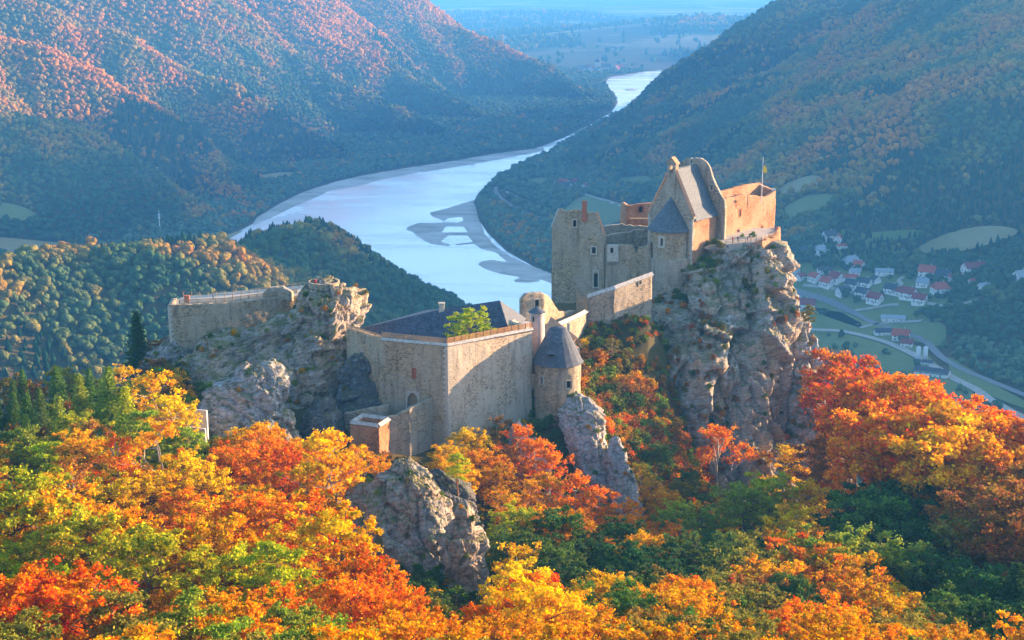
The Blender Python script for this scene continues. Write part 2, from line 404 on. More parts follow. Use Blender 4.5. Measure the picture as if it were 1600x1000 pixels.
# ---- rock
def m_rock(name, grey=(.34,.31,.27), pale=(.52,.48,.42), dark=(.09,.078,.065), rust=(.46,.25,.12), rustf=.5, moss=.45, dip=.5):
    t = NT(name); p = t.pos()
    q = t.scaled(p, (.5, .5, 1.3), (dip, .25, 0))
    n1 = t.noise(p, .11, 6, .62, .6); n2 = t.noise(q, .8, 6, .68, .3); n3 = t.noise(p, .28, 5, .7); n4 = t.noise(p, 2.6, 4, .7)
    c = t.ramp(n2, [(.30, dark), (.42, grey), (.55, grey), (.66, pale)])
    c = t.mix(t.math('MULTIPLY', t.ramp(n1, [(.45, (0,)*3), (.62, (1,)*3)]), rustf), c, t.mix(n4, rust, tuple(min(.6, x*1.7) for x in rust)))
    c = t.mix(t.ramp(n3, [(.58, (0,)*3), (.68, (.75,)*3)]), c, pale)
    # seams along the bedding
    w = t.n('ShaderNodeTexWave', {'Scale': .42, 'Distortion': 7.0, 'Detail': 4.0, 'Detail Scale': 1.2}, bands_direction='Z'); t.set(w, 'Vector', t.scaled(p, (.6,.6,1), (dip, .3, 0)))
    c = t.mix(t.ramp(w.outputs[0], [(0, (.4,)*3), (.08, (0,)*3)]), c, tuple(x*.5 for x in dark))
    e = t.voro(t.scaled(p, (.7,.7,.45), (dip*.5, .2, .3)), .9, 'DISTANCE_TO_EDGE')
    c = t.mix(t.math('MULTIPLY', t.ramp(e, [(0, (.6,)*3), (.03, (0,)*3)]), t.ramp(n3, [(.45, (0,)*3), (.6, (1,)*3)])), c, tuple(x*.5 for x in dark))
    # moss and grass where the rock lies flat
    nz = t.n('ShaderNodeSeparateXYZ', {0: t.n('ShaderNodeNewGeometry').outputs['Normal']}).outputs[2]
    mf = t.math('MULTIPLY', t.ramp(nz, [(.45, (0,)*3), (.75, (1,)*3)]), t.ramp(n3, [(.40, (0,)*3), (.52, (1,)*3)]))
    mcol = t.ramp(n4, [(.3, (.05,.07,.015)), (.55, (.13,.13,.03)), (.75, (.22,.15,.05))])
    c = t.mix(t.math('MULTIPLY', mf, moss*1.6, clamp=True), c, mcol)
    h = t.math('ADD', t.math('MULTIPLY', n2, 1.3), t.math('ADD', t.math('MULTIPLY', n4, .5), t.math('MULTIPLY', t.ramp(e, [(0, (0,)*3), (.08, (1,)*3)]), .5)))
    return t.pbr(c, .9, t.bump(h, .9, .35), .2)
M['rock'] = m_rock('crag_rock')
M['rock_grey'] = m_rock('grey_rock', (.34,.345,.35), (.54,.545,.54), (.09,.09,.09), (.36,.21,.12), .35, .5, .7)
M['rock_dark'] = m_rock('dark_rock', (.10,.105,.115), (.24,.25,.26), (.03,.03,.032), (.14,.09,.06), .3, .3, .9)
M['rock_warm'] = m_rock('brown_rock', (.32,.28,.235), (.52,.46,.40), (.07,.058,.048), (.42,.22,.11), .5, .5, .6)
# ---- ground
def m_ground():
    t = NT('ground'); p = t.pos()
    n1 = t.noise(p, .004, 6, .6); n2 = t.noise(p, .05, 5, .6); n3 = t.noise(p, .9, 4, .6)
    c = t.ramp(n2, [(.3, (.035,.045,.016)), (.5, (.07,.07,.022)), (.7, (.12,.085,.03))])
    c = t.mix(t.math('MULTIPLY', n3, .6), c, (.09,.045,.015))
    # farmland far out: a patchwork of fields with woods
    y = t.n('ShaderNodeSeparateXYZ', {0: p}).outputs[1]
    far = t.n('ShaderNodeMapRange', {'Value': y, 'From Min': 5200, 'From Max': 6000}, clamp=True).outputs[0]
    cell = t.voro(t.scaled(p, (.0016,.0034,0), (0,0,.35)), 1.0, 'F1', 1)
    s = t.n('ShaderNodeSeparateColor', {0: cell})
    fc = t.ramp(s.outputs[0], [(0, (.10,.12,.045)), (.3, (.20,.20,.09)), (.5, (.30,.24,.13)), (.7, (.26,.17,.10)), (.85, (.42,.36,.22))], 'CONSTANT')
    wood = t.ramp(t.noise(t.scaled(p, (.0009,.0016,0)), 1.0, 6, .65, .4), [(.47, (0,)*3), (.50, (1,)*3)])
    fc = t.mix(wood, fc, (.06,.055,.03))
    c = t.mix(far, c, fc)
    return t.pbr(c, .95, t.bump(n3, .3, .2), .1)
M['ground'] = m_ground()
def m_sand():
    t = NT('river_gravel'); p = t.pos()
    c = t.ramp(t.noise(t.scaled(p, (.012,.03,0)), 1, 6, .65, .8), [(.3, (.24,.23,.18)), (.5, (.42,.40,.35)), (.7, (.55,.53,.48))])
    return t.pbr(c, .9, None, .2)
M['sand'] = m_sand()
def m_field(name, a, b, sc=.01):
    t = NT(name); p = t.pos()
    c = t.ramp(t.noise(t.scaled(p, (sc, sc*.35, 0), (0,0,.5)), 1, 6, .6), [(.35, a), (.65, b)])
    c = t.mix(.25, c, t.ramp(t.noise(p, .15, 3), [(.3, a), (.7, b)]))
    return t.pbr(c, .95, None, .1)
M['field'] = m_field('meadow', (.10,.15,.045), (.20,.22,.085))
M['field_dry'] = m_field('stubble', (.20,.18,.08), (.34,.28,.14))
M['road'] = m_plain('asphalt', (.20,.20,.20), .85, .12, .2)
M['path'] = m_plain('gravel_path', (.36,.34,.30), .9, .15, .2)
def m_water():
    t = NT('river_water'); p = t.pos()
    n = t.noise(t.scaled(p, (.05,.12,0)), 1.0, 5, .6); n2 = t.noise(t.scaled(p, (.004,.012,0), (0,0,.4)), 1.0, 4, .6, .5)
    rough = t.ramp(n2, [(.40, (.05,)*3), (.5, (.16,)*3), (.6, (.34,)*3)])
    d = t.n('ShaderNodeBsdfPrincipled', {'Base Color': (.90,.91,.90,1), 'Roughness': rough, 'IOR': 1.8, 'Specular IOR Level': .8})
    t.set(d, 'Normal', t.bump(n, .25, .8))
    return t.done(d.outputs[0])
M['water'] = m_water()
# ---- foliage: colour of the object (or of the instance) with clump-to-clump change of hue
def m_leaf(name, inst=False, transl=.3):
    t = NT(name)
    if inst: base = t.n('ShaderNodeAttribute', attribute_type='INSTANCER', attribute_name='tint').outputs['Color']
    else: base = t.n('ShaderNodeObjectInfo').outputs['Color']
    v = t.n('ShaderNodeAttribute', attribute_type='GEOMETRY', attribute_name='hue').outputs['Fac']
    w = t.n('ShaderNodeAttribute', attribute_type='GEOMETRY', attribute_name='val').outputs['Fac']
    hs = t.n('ShaderNodeHueSaturation', {'Hue': t.math('ADD', t.math('MULTIPLY', v, .085), .457), 'Saturation': 1.06, 'Value': t.math('ADD', t.math('MULTIPLY', w, .8), .62), 'Color': base})
    a = t.n('ShaderNodeBsdfDiffuse', {0: hs.outputs[0]}); b = t.n('ShaderNodeBsdfTranslucent', {0: hs.outputs[0]})
    m = t.n('ShaderNodeMixShader', {0: transl, 1: a.outputs[0], 2: b.outputs[0]})
    return t.done(m.outputs[0])
M['leaf'] = m_leaf('tree_leaves'); M['leaf_far'] = m_leaf('far_tree_leaves', True, .2)
M['bark'] = m_plain('bark', (.10,.075,.055), .95, .35, 3); M['bark_red'] = m_plain('pine_bark', (.28,.12,.055), .95, .35, 3)
M['bark_pale'] = m_plain('beech_bark', (.30,.27,.23), .95, .3, 2)
# ============================================================ rocks
def _cells(x, y, z, seed):
    """angular blocks: nearest cell id, edge distance and a per-cell tilted offset"""
    ix, iy, iz = np.floor(x), np.floor(y), np.floor(z)
    f1 = np.full(x.shape, 9.0); f2 = np.full(x.shape, 9.0); off = np.zeros(x.shape)
    for a in (-1, 0, 1):
        for b in (-1, 0, 1):
            for c in (-1, 0, 1):
                cx, cy, cz = ix+a, iy+b, iz+c
                dx = cx + _hash(cx, cy, cz, seed) - x; dy = cy + _hash(cx, cy, cz, seed+5) - y; dz = cz + _hash(cx, cy, cz, seed+9) - z
                d = np.sqrt(dx*dx + dy*dy + dz*dz); near = d < f1
                f2 = np.where(near, f1, np.minimum(f2, d))
                o = _hash(cx, cy, cz, seed+13) - .5 + (dx*(_hash(cx, cy, cz, seed+21)-.5) + dy*(_hash(cx, cy, cz, seed+22)-.5) + dz*(_hash(cx, cy, cz, seed+23)-.5))*2.6
                off = np.where(near, o, off); f1 = np.where(near, d, f1)
    return f2-f1, off
def rock_disp(P, N, amp=1.0, scale=1.0, dip=(.5, .2), seed=0, asps=None):
    # rotate into bedding coordinates
    Rm = np.array(Euler((dip[0], dip[1], .4)).to_matrix())
    wob = np.stack([fbm(P[:,0]/7, P[:,1]/7, P[:,2]/7, 2, seed+k) for k in range(3)], 1)*.6
    Q = (P + wob) @ Rm.T
    d = 0
    for sz, am, asp in asps or ((13, 3.8, 1.8), (5.5, 2.1, 1.4), (2.4, .95, 1.1), (1.0, .34, .8)):
        s = sz*scale
        e, o = _cells(Q[:,0]/s, Q[:,1]/s, Q[:,2]/(s*asp), seed+int(sz*10))
        d = d + am*(o - (.35 if sz > 5 else .3)*np.exp(-e/.04))
    d = d + .25*fbm(P[:,0]/3, P[:,1]/3, P[:,2]/3, 3, seed+77)
    return P + N*(d*amp*scale)[:, None]
def rock(name, rows, mat, label, amp=1.0, scale=1.0, step=.42, dip=(.5, .2), seed=0, cat='rock', dome=1.5, drop=14, expo=2.6, group=None, asps=None, cap=None):
    """rows: (py, left px, right px, distance of the middle, half depth), top to bottom"""
    zs, xl, xr, yc, bb = [], [], [], [], []
    for py, l, r, Y, b in rows:
        zs.append(at(0, py, Y)[2]); xl.append(at(l, py, Y)[0]); xr.append(at(r, py, Y)[0]); yc.append(Y); bb.append(b)
    zs += [zs[-1]-drop]; xl += [xl[-1]-2]; xr += [xr[-1]+2]; yc += [yc[-1]-1]; bb += [bb[-1]+2]
    zs, xl, xr, yc, bb = map(np.array, (zs, xl, xr, yc, bb))
    n = max(8, int((zs[0]-zs[-1])/step)); zz = np.linspace(zs[0], zs[-1], n)
    I = lambda a: np.interp(-zz, -zs, a)
    L_, R_, Y_, B_ = I(xl), I(xr), I(yc), I(bb)
    # smooth the interpolation a little
    ker = np.ones(7)/7
    sm = lambda a: np.convolve(np.pad(a, 3, mode='edge'), ker, 'valid')
    L_, R_, Y_, B_ = sm(L_), sm(R_), sm(Y_), sm(B_)
    a_ = (R_-L_)/2; c_ = (R_+L_)/2
    per = int(max(24, (4*(a_.max()+B_.max()))/step*.9)); per = min(per, 760)
    th = np.linspace(0, 2*np.pi, per, endpoint=False)
    ct, st = np.cos(th), np.sin(th); ex = 2/expo
    sx = np.sign(ct)*np.abs(ct)**ex; sy = np.sign(st)*np.abs(st)**ex
    V, Nn = [], []
    for k, f in enumerate(np.linspace(.02, 1, 10)[:-1]):      # dome on top
        V.append(np.stack([c_[0]+a_[0]*f*sx, Y_[0]+B_[0]*f*sy, np.full(per, zz[0]+dome*(1-f*f))], 1))
        q = np.stack([f*ct*.5, f*st*.5, np.ones(per)], 1); Nn.append(q/np.linalg.norm(q, axis=1, keepdims=True))
    for i in range(n):
        V.append(np.stack([c_[i]+a_[i]*sx, Y_[i]+B_[i]*sy, np.full(per, zz[i])], 1))
        q = np.stack([ct, st, np.full(per, .25)], 1); Nn.append(q/np.linalg.norm(q, axis=1, keepdims=True))
    nv = len(V); V = np.concatenate(V); Nn = np.concatenate(Nn)
    V = rock_disp(V, Nn, amp, scale, dip, seed, asps)
    if cap is not None: V[:, 2] = np.where(V[:, 2] > cap, cap + (V[:, 2]-cap)*.06, V[:, 2])
    me = np_mesh(name, V, grid_faces(per, nv, True)[:, ::-1], [mat])
    o = link(name, me)
    return prop(o, label, cat, group)
if True:
    rock('castle_crag', [(381,1098,1214,396,9.5),(398,1090,1217,395,10.5),(430,1040,1226,393,14),(470,1004,1232,389,19),(500,975,1226,386,25),(520,950,1222,384,27),(560,930,1226,381,28),(620,916,1228,378,29),
         (680,935,1240,374,30),(740,960,1262,370,31),(800,1000,1290,366,32),(850,1020,1300,362,32)], M['rock'],
         'towering grey and rust cliff that carries the upper castle', 1.05, 1.15, .38, (.1, .2), 3, 'cliff', dome=.3, cap=at(0, 375, 391)[2]-.9, asps=((13, 3.9, 2.8), (5.5, 2.2, 2.3), (2.4, .95, 1.5), (1.0, .34, .9)))
    rock('crag_shoulder', [(505,1236,1262,380,5),(540,1228,1270,378,8),(600,1226,1288,374,10),(660,1226,1300,370,12),(720,1240,1318,366,13),(780,1256,1330,362,14),(830,1270,1335,358,14)], M['rock_grey'],
         'grey rock shoulder on the sunny side of the cliff beside the orange beeches', .9, .9, .42, (.1, .25), 12, 'cliff', asps=((13, 3.6, 2.8), (5.5, 2.1, 2.3), (2.4, .95, 1.5), (1.0, .34, .9)))
    rock('bastion_rock', [(446,476,540,326,5),(462,466,553,325,7.5),(482,452,556,324,9),(505,420,552,322,10),(525,345,541,321,11),(550,296,546,319,12),(575,268,545,317,14),(600,320,540,316,14),(630,370,538,314,14),(660,420,530,312,14),(700,440,560,308,15)], M['rock_warm'],
         'big overhanging crag under the left lookout terrace', .8, .85, .36, (.9, .5), 25, 'cliff', dome=.6)
    rock('rock_outcrop', [(534,256,296,326,4),(560,226,300,324,6),(590,212,300,321,8),(630,205,306,316,9),(660,210,312,312,9)], M['rock_grey'],
         'layered grey slabs stepping down at the left foot of the lookout terrace', .8, .7, .34, (1.0, .5), 31, asps=((9, 2.6, .5), (4.0, 1.3, .35), (1.9, .5, .4), (.9, .18, .6)))
    rock('boulder', [(579,372,440,287,3.6),(594,338,450,286,5.4),(618,322,446,285,6.4),(650,310,440,284,7),(690,318,432,283,6.6)], M['rock_grey'],
         'slanting layered grey boulder leaning in front of the lookout crag', .65, .55, .26, (.75, -.55), 44, drop=8, asps=((9, 2.6, .5), (4.0, 1.3, .35), (1.9, .5, .4), (.9, .18, .6)))
    rock('boulder', [(655,418,456,283,3),(680,402,466,282,4),(715,402,468,281,4.6),(750,408,462,280,5)], M['rock_warm'],
         'rounded brown boulder stacked below the slanting grey boulder', .6, .5, .26, (.2, .2), 51, drop=8, asps=((9, 2.6, .5), (4.0, 1.3, .35), (1.9, .5, .4), (.9, .18, .6)))
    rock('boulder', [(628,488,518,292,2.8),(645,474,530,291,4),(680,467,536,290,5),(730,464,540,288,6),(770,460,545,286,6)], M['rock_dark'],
         'dark domed boulder between the slanting boulder and the barbican', .45, .55, .26, (.3, .3), 57, drop=8, asps=((9, 2.6, .5), (4.0, 1.3, .35), (1.9, .5, .4), (.9, .18, .6)))
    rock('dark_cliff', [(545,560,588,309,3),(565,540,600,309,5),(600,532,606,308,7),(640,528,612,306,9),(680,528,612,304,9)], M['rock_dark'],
         'dark rock face between the lookout crag and the gate wall', .55, .7, .3, (.6, .8), 63, 'cliff')
    rock('foreground_crag', [(728,606,650,226,2.6),(745,575,672,225,4),(770,556,694,224,5.6),(810,552,706,222,6.5),(850,560,716,220,7),(900,580,730,217,7.6),(960,610,745,213,8)], M['rock_warm'],
         'jagged brown crag rising from the foreground trees below the barbican', .72, .55, .22, (.4, .5), 71, 'cliff', drop=8)
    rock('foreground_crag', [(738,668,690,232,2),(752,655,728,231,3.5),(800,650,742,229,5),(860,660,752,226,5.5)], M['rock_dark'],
         'dark mossy rock wall behind the jagged foreground crag', .55, .5, .24, (.2, .9), 78, 'cliff', drop=8)
    rock('rock_pillar', [(800,706,738,211,2.2),(830,690,746,210,3.2),(870,688,752,209,3.8),(910,694,760,208,4.2),(960,705,762,206,4.6),(1000,715,765,204,5)], M['rock_warm'],
         'cracked rock pillar dropping through the foreground trees beside the jagged crag', .62, .45, .2, (.1, .3), 83, 'cliff', drop=6)
    rock('turret_crag', [(625,884,920,299,3.2),(645,878,938,298,4.6),(680,880,948,296,5.5),(720,892,952,294,6),(760,905,966,292,6.5),(800,920,980,290,7)], M['rock_grey'],
         'lichen covered crag directly below the round corner turret', .6, .6, .28, (.5, .3), 90, 'cliff', drop=8)
    rock('rock_pillar', [(690,955,972,289,1.6),(705,948,982,289,2.4),(745,944,990,288,3),(790,950,1000,286,3.4),(825,958,1008,284,3.8)], M['rock_grey'],
         'slim pale rock pillar to the right of the turret crag', .42, .5, .24, (.1, .2), 95, 'cliff', drop=6)
    rock('rock_outcrop', [(668,806,824,291,1.6),(685,800,836,290,2.6),(710,802,842,289,3)], M['rock_grey'],
         'small pale rock poking from the orange bushes under the courtyard wall', .5, .45, .26, (.3, .2), 99, drop=5)
# ============================================================ castle
def Zp(py, Y): return at(0, py, Y)[2]
def XY(px, py, Y): return np.array(at(px, py, Y)[:2])
def wall_mesh(path, zb, zt, th, mat, holes=(), closed=False, rag=.35, step=.55, seed=0, disp=.07):
    """masonry wall on a plan path; outer side to the right of the way it runs. zt: number, or list of (fraction, z).
    holes: (s0, s1, z0, z1) in metres along the path"""
    path = np.array([p[:2] for p in path], float)
    if closed: path = np.vstack([path, path[:1]])
    seg = np.hypot(*np.diff(path, axis=0).T); cum = np.concatenate([[0], np.cumsum(seg)]); Ltot = cum[-1]
    sl = list(np.linspace(0, Ltot, max(2, int(Ltot/step)+1))) + list(cum)
    for h in holes: sl += [h[0], h[1]]
    sl = np.array(sorted(set(np.round(sl, 3)))); sl = sl[np.concatenate([[True], np.diff(sl) > .04])]
    for h in holes:                       # keep hole edges exact
        for e in h[:2]: sl[np.argmin(abs(sl-e))] = e
    if isinstance(zt, (int, float)): top = np.full(len(sl), float(zt))
    else:
        fr = np.array([q[0] for q in zt])*Ltot; top = np.interp(sl, fr, [q[1] for q in zt])
    top = top + rag*fbm(sl/1.3, seed*3.1, 0, 3, seed) * (1 if rag else 0)
    if closed: top[-1] = top[0]
    zmax = top.max()
    zl = list(np.arange(zb, zmax, step)) + [zmax]
    for h in holes: zl += [h[2], h[3]]
    zl = np.array(sorted(set(np.round(zl, 3)))); zl = zl[np.concatenate([[True], np.diff(zl) > .04])]
    for h in holes:
        for e in h[2:4]: zl[np.argmin(abs(zl-e))] = e
    # positions and normals along path
    P = np.stack([np.interp(sl, cum, path[:, 0]), np.interp(sl, cum, path[:, 1])], 1)
    nrm = []
    dirs = np.diff(path, axis=0)/seg[:, None]
    for s in sl:
        k = np.searchsorted(cum, s - 1e-6); k = min(max(k, 1), len(seg)); d = dirs[k-1].copy(); sc = 1.0
        j = np.where(abs(cum - s) < 1e-3)[0]
        if len(j):
            j = j[0]; a = dirs[j-1] if j > 0 else (dirs[-1] if closed else dirs[0]); b = dirs[j] if j < len(dirs) else (dirs[0] if closed else dirs[-1])
            d = (a+b)/2; l = np.hypot(*d); d /= l; sc = 1/max(l, .5)
        nrm.append([d[1]*sc, -d[0]*sc])
    nrm = np.array(nrm)
    ns, nz = len(sl), len(zl)
    Zg = np.minimum(zl[None, :], top[:, None])
    V = np.zeros((2, ns, nz, 3))
    for t in (0, 1):
        off = 0 if t == 0 else -th
        q = P + nrm*off
        V[t, :, :, 0] = q[:, None, 0]; V[t, :, :, 1] = q[:, None, 1]; V[t, :, :, 2] = Zg
    nd = disp*fbm(V[0, :, :, 0]/.9, V[0, :, :, 1]/.9, V[0, :, :, 2]/.9, 2, seed+5) + disp*1.5*vnoise(V[0,:,:,0]/4, V[0,:,:,1]/4, V[0,:,:,2]/4, seed+6)
    if closed: nd[-1] = nd[0]
    V[0, :, :, 0] += nrm[:, None, 0]*nd; V[0, :, :, 1] += nrm[:, None, 1]*nd
    sm = (sl[1:]+sl[:-1])/2; zm = (zl[1:]+zl[:-1])/2
    solid = (Zg[:-1, :-1] < Zg[:-1, 1:] - .01) | (Zg[1:, :-1] < Zg[1:, 1:] - .01)
    for h in holes:
        solid &= ~(((sm > h[0]) & (sm < h[1]))[:, None] & ((zm > h[2]) & (zm < h[3]))[None, :])
    idx = np.arange(2*ns*nz).reshape(2, ns, nz)
    S = np.pad(solid, 1)
    fs = []
    i, j = np.where(solid)
    fs.append(np.stack([idx[0, i, j], idx[0, i+1, j], idx[0, i+1, j+1], idx[0, i, j+1]], 1))
    fs.append(np.stack([idx[1, i, j], idx[1, i, j+1], idx[1, i+1, j+1], idx[1, i+1, j]], 1))
    def edge(mask, a, b):   # a,b: index offsets of the edge
        i, j = np.where(mask); fs.append(np.stack([idx[0, i+a[0], j+a[1]], idx[0, i+b[0], j+b[1]], idx[1, i+b[0], j+b[1]], idx[1, i+a[0], j+a[1]]], 1))
    edge(solid & ~S[1:-1, 2:], (0, 1), (1, 1)); edge(solid & ~S[1:-1, :-2], (1, 0), (0, 0))
    left = S[:-2, 1:-1].copy(); right = S[2:, 1:-1].copy()
    if closed: left[0] = solid[-1]; right[-1] = solid[0]
    edge(solid & ~left, (0, 0), (0, 1)); edge(solid & ~right, (1, 1), (1, 0))
    return np_mesh('wall', V.reshape(-1, 3), np.concatenate(fs), [mat])
def wall(root, name, *a, **k):
    return link(name, wall_mesh(*a, **k), root)
def on_wall(path, px, py, Yref=None):
    """metres along the path and height where the pixel's ray meets the wall's outer face"""
    u, v = (px-800)/F, (500-py)/F; dy, dz = CP+v*SP, -SP+v*CP; r = u/dy
    path = np.array([p[:2] for p in path], float); cum = 0; best = None
    for a, b in zip(path[:-1], path[1:]):
        L = np.hypot(*(b-a)); d = (b-a)/L
        den = d[0]-r*d[1]
        if abs(den) > 1e-6:
            s = (r*a[1]-a[0])/den
            if -.5 <= s <= L+.5:
                Y = a[1]+s*d[1]
                if best is None or Y < best[2]: best = (cum+s, HC+dz/dy*Y, Y, a+s*d, d)
        cum += L
    return best
def hole_at(path, px, py, w, h):
    b = on_wall(path, px, py); return (b[0]-w/2, b[0]+w/2, b[1]-h/2, b[1]+h/2)
def surround(root, path, px, py, w, h, t=.28, name='window', pointed=0.0, back=None, depth=.55, mat=None):
    """dressed stone surround standing a little proud of the wall and a dark pane deep in the opening"""
    s, z, Y, p, d = on_wall(path, px, py); out = np.array([d[1], -d[0]])
    rz = math.atan2(d[1], d[0])
    o = MB()
    c = lambda ds, dz, do: (p[0]+d[0]*ds+out[0]*do, p[1]+d[1]*ds+out[1]*do, z+dz)
    for sx in (-1, 1): o.box(c(sx*(w/2+t/2), 0, .02), (t, .34, h+2*t), rz)
    o.box(c(0, h/2+t/2, .03), (w+2*t, .34, t), rz); o.box(c(0, -h/2-t/2, .05), (w+2*t+.1, .40, t), rz)
    if pointed:
        for sx in (-1, 1):     # corner fillings that turn the square opening into an arch
            pts = [(sx*w/2, h/2), (sx*w/2, h/2-pointed), (sx*w*.42, h/2-pointed*.62), (sx*w*.25, h/2-pointed*.25), (0, h/2)]
            b = len(o.v)
            for q in pts: o.v.append(c(q[0], q[1], .06))
            for q in pts: o.v.append(c(q[0], q[1], -.3))
            n = len(pts); o.f.append(tuple(b+i for i in range(n))); o.f.append(tuple(b+n+i for i in range(n))[::-1])
            for i in range(n): o.f.append((b+i, b+(i+1) % n, b+n+(i+1) % n, b+n+i))
    ob = o.build(name + '_surround' if name != 'window' else 'window_frame', mat or M['trim'], root)
    q = MB(); q.box(c(0, 0, -depth), (w+.3, .06, h+.3), rz); pn = q.build(name, back or M['dark'], root); ob.parent = pn; ob.name = 'surround'
    return pn
def slab_roof(root, name, quads, th, mat):
    """roof planes: each a list of 3-4 corner points"""
    mb = MB()
    for q in quads:
        q = [Vector(p) for p in q]; n = (q[1]-q[0]).cross(q[2]-q[0]).normalized()
        if n.z < 0: n = -n
        k = len(q); b = len(mb.v)
        mb.v += [tuple(p+n*.02) for p in q] + [tuple(p-n*th) for p in q]
        mb.f += [tuple(b+i for i in range(k)), tuple(b+k+i for i in range(k))[::-1]] + [(b+i, b+(i+1) % k, b+k+(i+1) % k, b+k+i) for i in range(k)]
    return mb.build(name, mat, root)
def lerp(a, b, t): return a + (b-a)*t
def quoin(root, p, d, out, z0, z1, st=.6, proud=.14):
    """toothed strip of dressed corner stones on one face of a wall"""
    if out[1] > 0: out = -out
    pts = [(-.05, z1), (-.05, z0)]; z = z0; k = 0
    while z < z1 - st:
        w = .55 + .5*(k % 2); pts += [(w, z), (w, z+st)]; z += st; k += 1
    pts += [(.55, z), (.55, z1)]
    mb = MB(); n = len(pts)
    vs = [(p[0]+d[0]*s+out[0]*o, p[1]+d[1]*s+out[1]*o, zz) for o in (proud, -.2) for s, zz in pts]
    mb.add(vs, [tuple(range(n)), tuple(range(2*n-1, n-1, -1))] + [(i, (i+1) % n, n+(i+1) % n, n+i) for i in range(n)])
    return mb.build('quoins', M['trim'], root)

# ---- tower house, left end of the upper castle
T = prop(empty('ruined_tower_house', (*XY(900, 478, 388), Zp(478, 388))), 'tall roofless tower house with sloping gable and brick chimney', 'castle building')
for_root = []
def root_fix(root):
    """children were built in world space: keep them there under a moved Empty"""
    for ch in root.children: ch.matrix_parent_inverse = Matrix.Translation(root.location).inverted()
    by = {c.name.split('.')[0]: c for c in root.children}
    for ch in list(root.children):
        k = ch.name.split('.')[0]
        par = {'chimney': by.get('roof'), 'bell': by.get('bell_gable'), 'bell_gable_roof': by.get('bell_gable'), 'dormer_roof': by.get('dormer'), 'corbel': by.get('closet_bay'), 'rail': None}.get(k)
        if par is not None and par is not ch: ch.parent = par; ch.matrix_parent_inverse = Matrix.Identity(4)
a, b = XY(862, 400, 390), XY(944, 400, 386)
zL = Zp(358, 388)
tp = [a, b]
zt = [(0, zL), (.13, Zp(329, 388)), (.84, Zp(331, 388)), (1, Zp(366, 388))]
hs = [hole_at(tp, 898, 349, 1.0, 1.9), hole_at(tp, 928, 391, 1.1, 1.8), hole_at(tp, 931, 440, 1.2, 4.6)]
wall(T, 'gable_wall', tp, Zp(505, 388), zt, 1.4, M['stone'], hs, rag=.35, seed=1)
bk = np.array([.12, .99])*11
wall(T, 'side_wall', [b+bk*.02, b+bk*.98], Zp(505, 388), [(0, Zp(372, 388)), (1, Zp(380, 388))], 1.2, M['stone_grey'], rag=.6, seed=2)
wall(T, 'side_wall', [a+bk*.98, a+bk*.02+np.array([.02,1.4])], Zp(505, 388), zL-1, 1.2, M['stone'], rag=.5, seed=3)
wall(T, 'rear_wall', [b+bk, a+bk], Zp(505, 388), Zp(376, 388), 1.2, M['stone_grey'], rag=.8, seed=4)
surround(T, tp, 898, 349, 1.0, 1.9, .3); surround(T, tp, 928, 391, 1.1, 1.8, .4); surround(T, tp, 931, 436, 1.2, 4.6, .3, 'doorway')
for (p0, p1, m) in ((0, 1, 'coping'), (2, 3, 'coping_red')):
    (f0, z0), (f1, z1) = zt[p0], zt[p1]; q0, q1 = lerp(a, b, f0), lerp(a, b, f1)
    mb = MB(); off = np.array([.05, -.25])
    mb.tube([(q0[0]+off[0], q0[1]+.5, z0+.15), (q1[0]+off[0], q1[1]+.5, z1+.15)], .42, 4); mb.build('coping', M[m], T)
s, z, Y, p, d = on_wall(tp, 913, 330)
mb = MB(); mb.box((p[0], p[1]-.25, (Zp(345, 388)+Zp(315, 388))/2), (1.35, 1.1, Zp(315, 388)-Zp(345, 388))); mb.box((p[0], p[1]-.25, Zp(315, 388)+.1), (1.6, 1.35, .35))
ch = mb.build('chimney', M['brick'], T); root_fix(T)
# ---- low curtain between tower house and chapel, with the closet bay
T = prop(empty('upper_curtain_wall', (*XY(975, 440, 387), Zp(440, 387))), 'broken curtain wall with pale closet bay between the tower house and the chapel', 'wall')
cp = [XY(945.5, 410, 386.3), XY(1017, 410, 386)]
wall(T, 'masonry', cp, Zp(470, 386), [(0, Zp(384, 386)), (.3, Zp(384, 386)), (.32, Zp(383, 386)), (.5, Zp(383, 386)), (.62, Zp(384, 386)), (.63, Zp(395, 386)), (.7, Zp(395, 386)), (.71, Zp(385, 386)), (.9, Zp(386, 386)), (1, Zp(380, 386))], 1.3, M['stone'], rag=.3, seed=6)
s, z, Y, p, d = on_wall(cp, 957, 397)
mb = MB(); mb.box((p[0], p[1]-.7, Zp(396, 385)), (3.1, 1.5, 4.6)); o = mb.build('closet_bay', M['trim'], T)
mb = MB(); mb.add([(p[0]-1.5, p[1]-1.4, Zp(396,385)-2.3), (p[0]+1.5, p[1]-1.4, Zp(396,385)-2.3), (p[0]+1.5, p[1]-.05, Zp(396,385)-2.3), (p[0]-1.5, p[1]-.05, Zp(396,385)-2.3), (p[0]-1.2, p[1]-.1, Zp(396,385)-3.6), (p[0]+1.2, p[1]-.1, Zp(396,385)-3.6)], [(0,1,5,4), (1,2,5), (3,0,4), (2,3,4,5)]); mb.build('corbel', M['coping'], T)
mb = MB(); mb.box((p[0]-.3, p[1]-1.45, Zp(391, 385)), (.8, .08, 1.4)); mb.build('window', M['dark'], T)
root_fix(T)
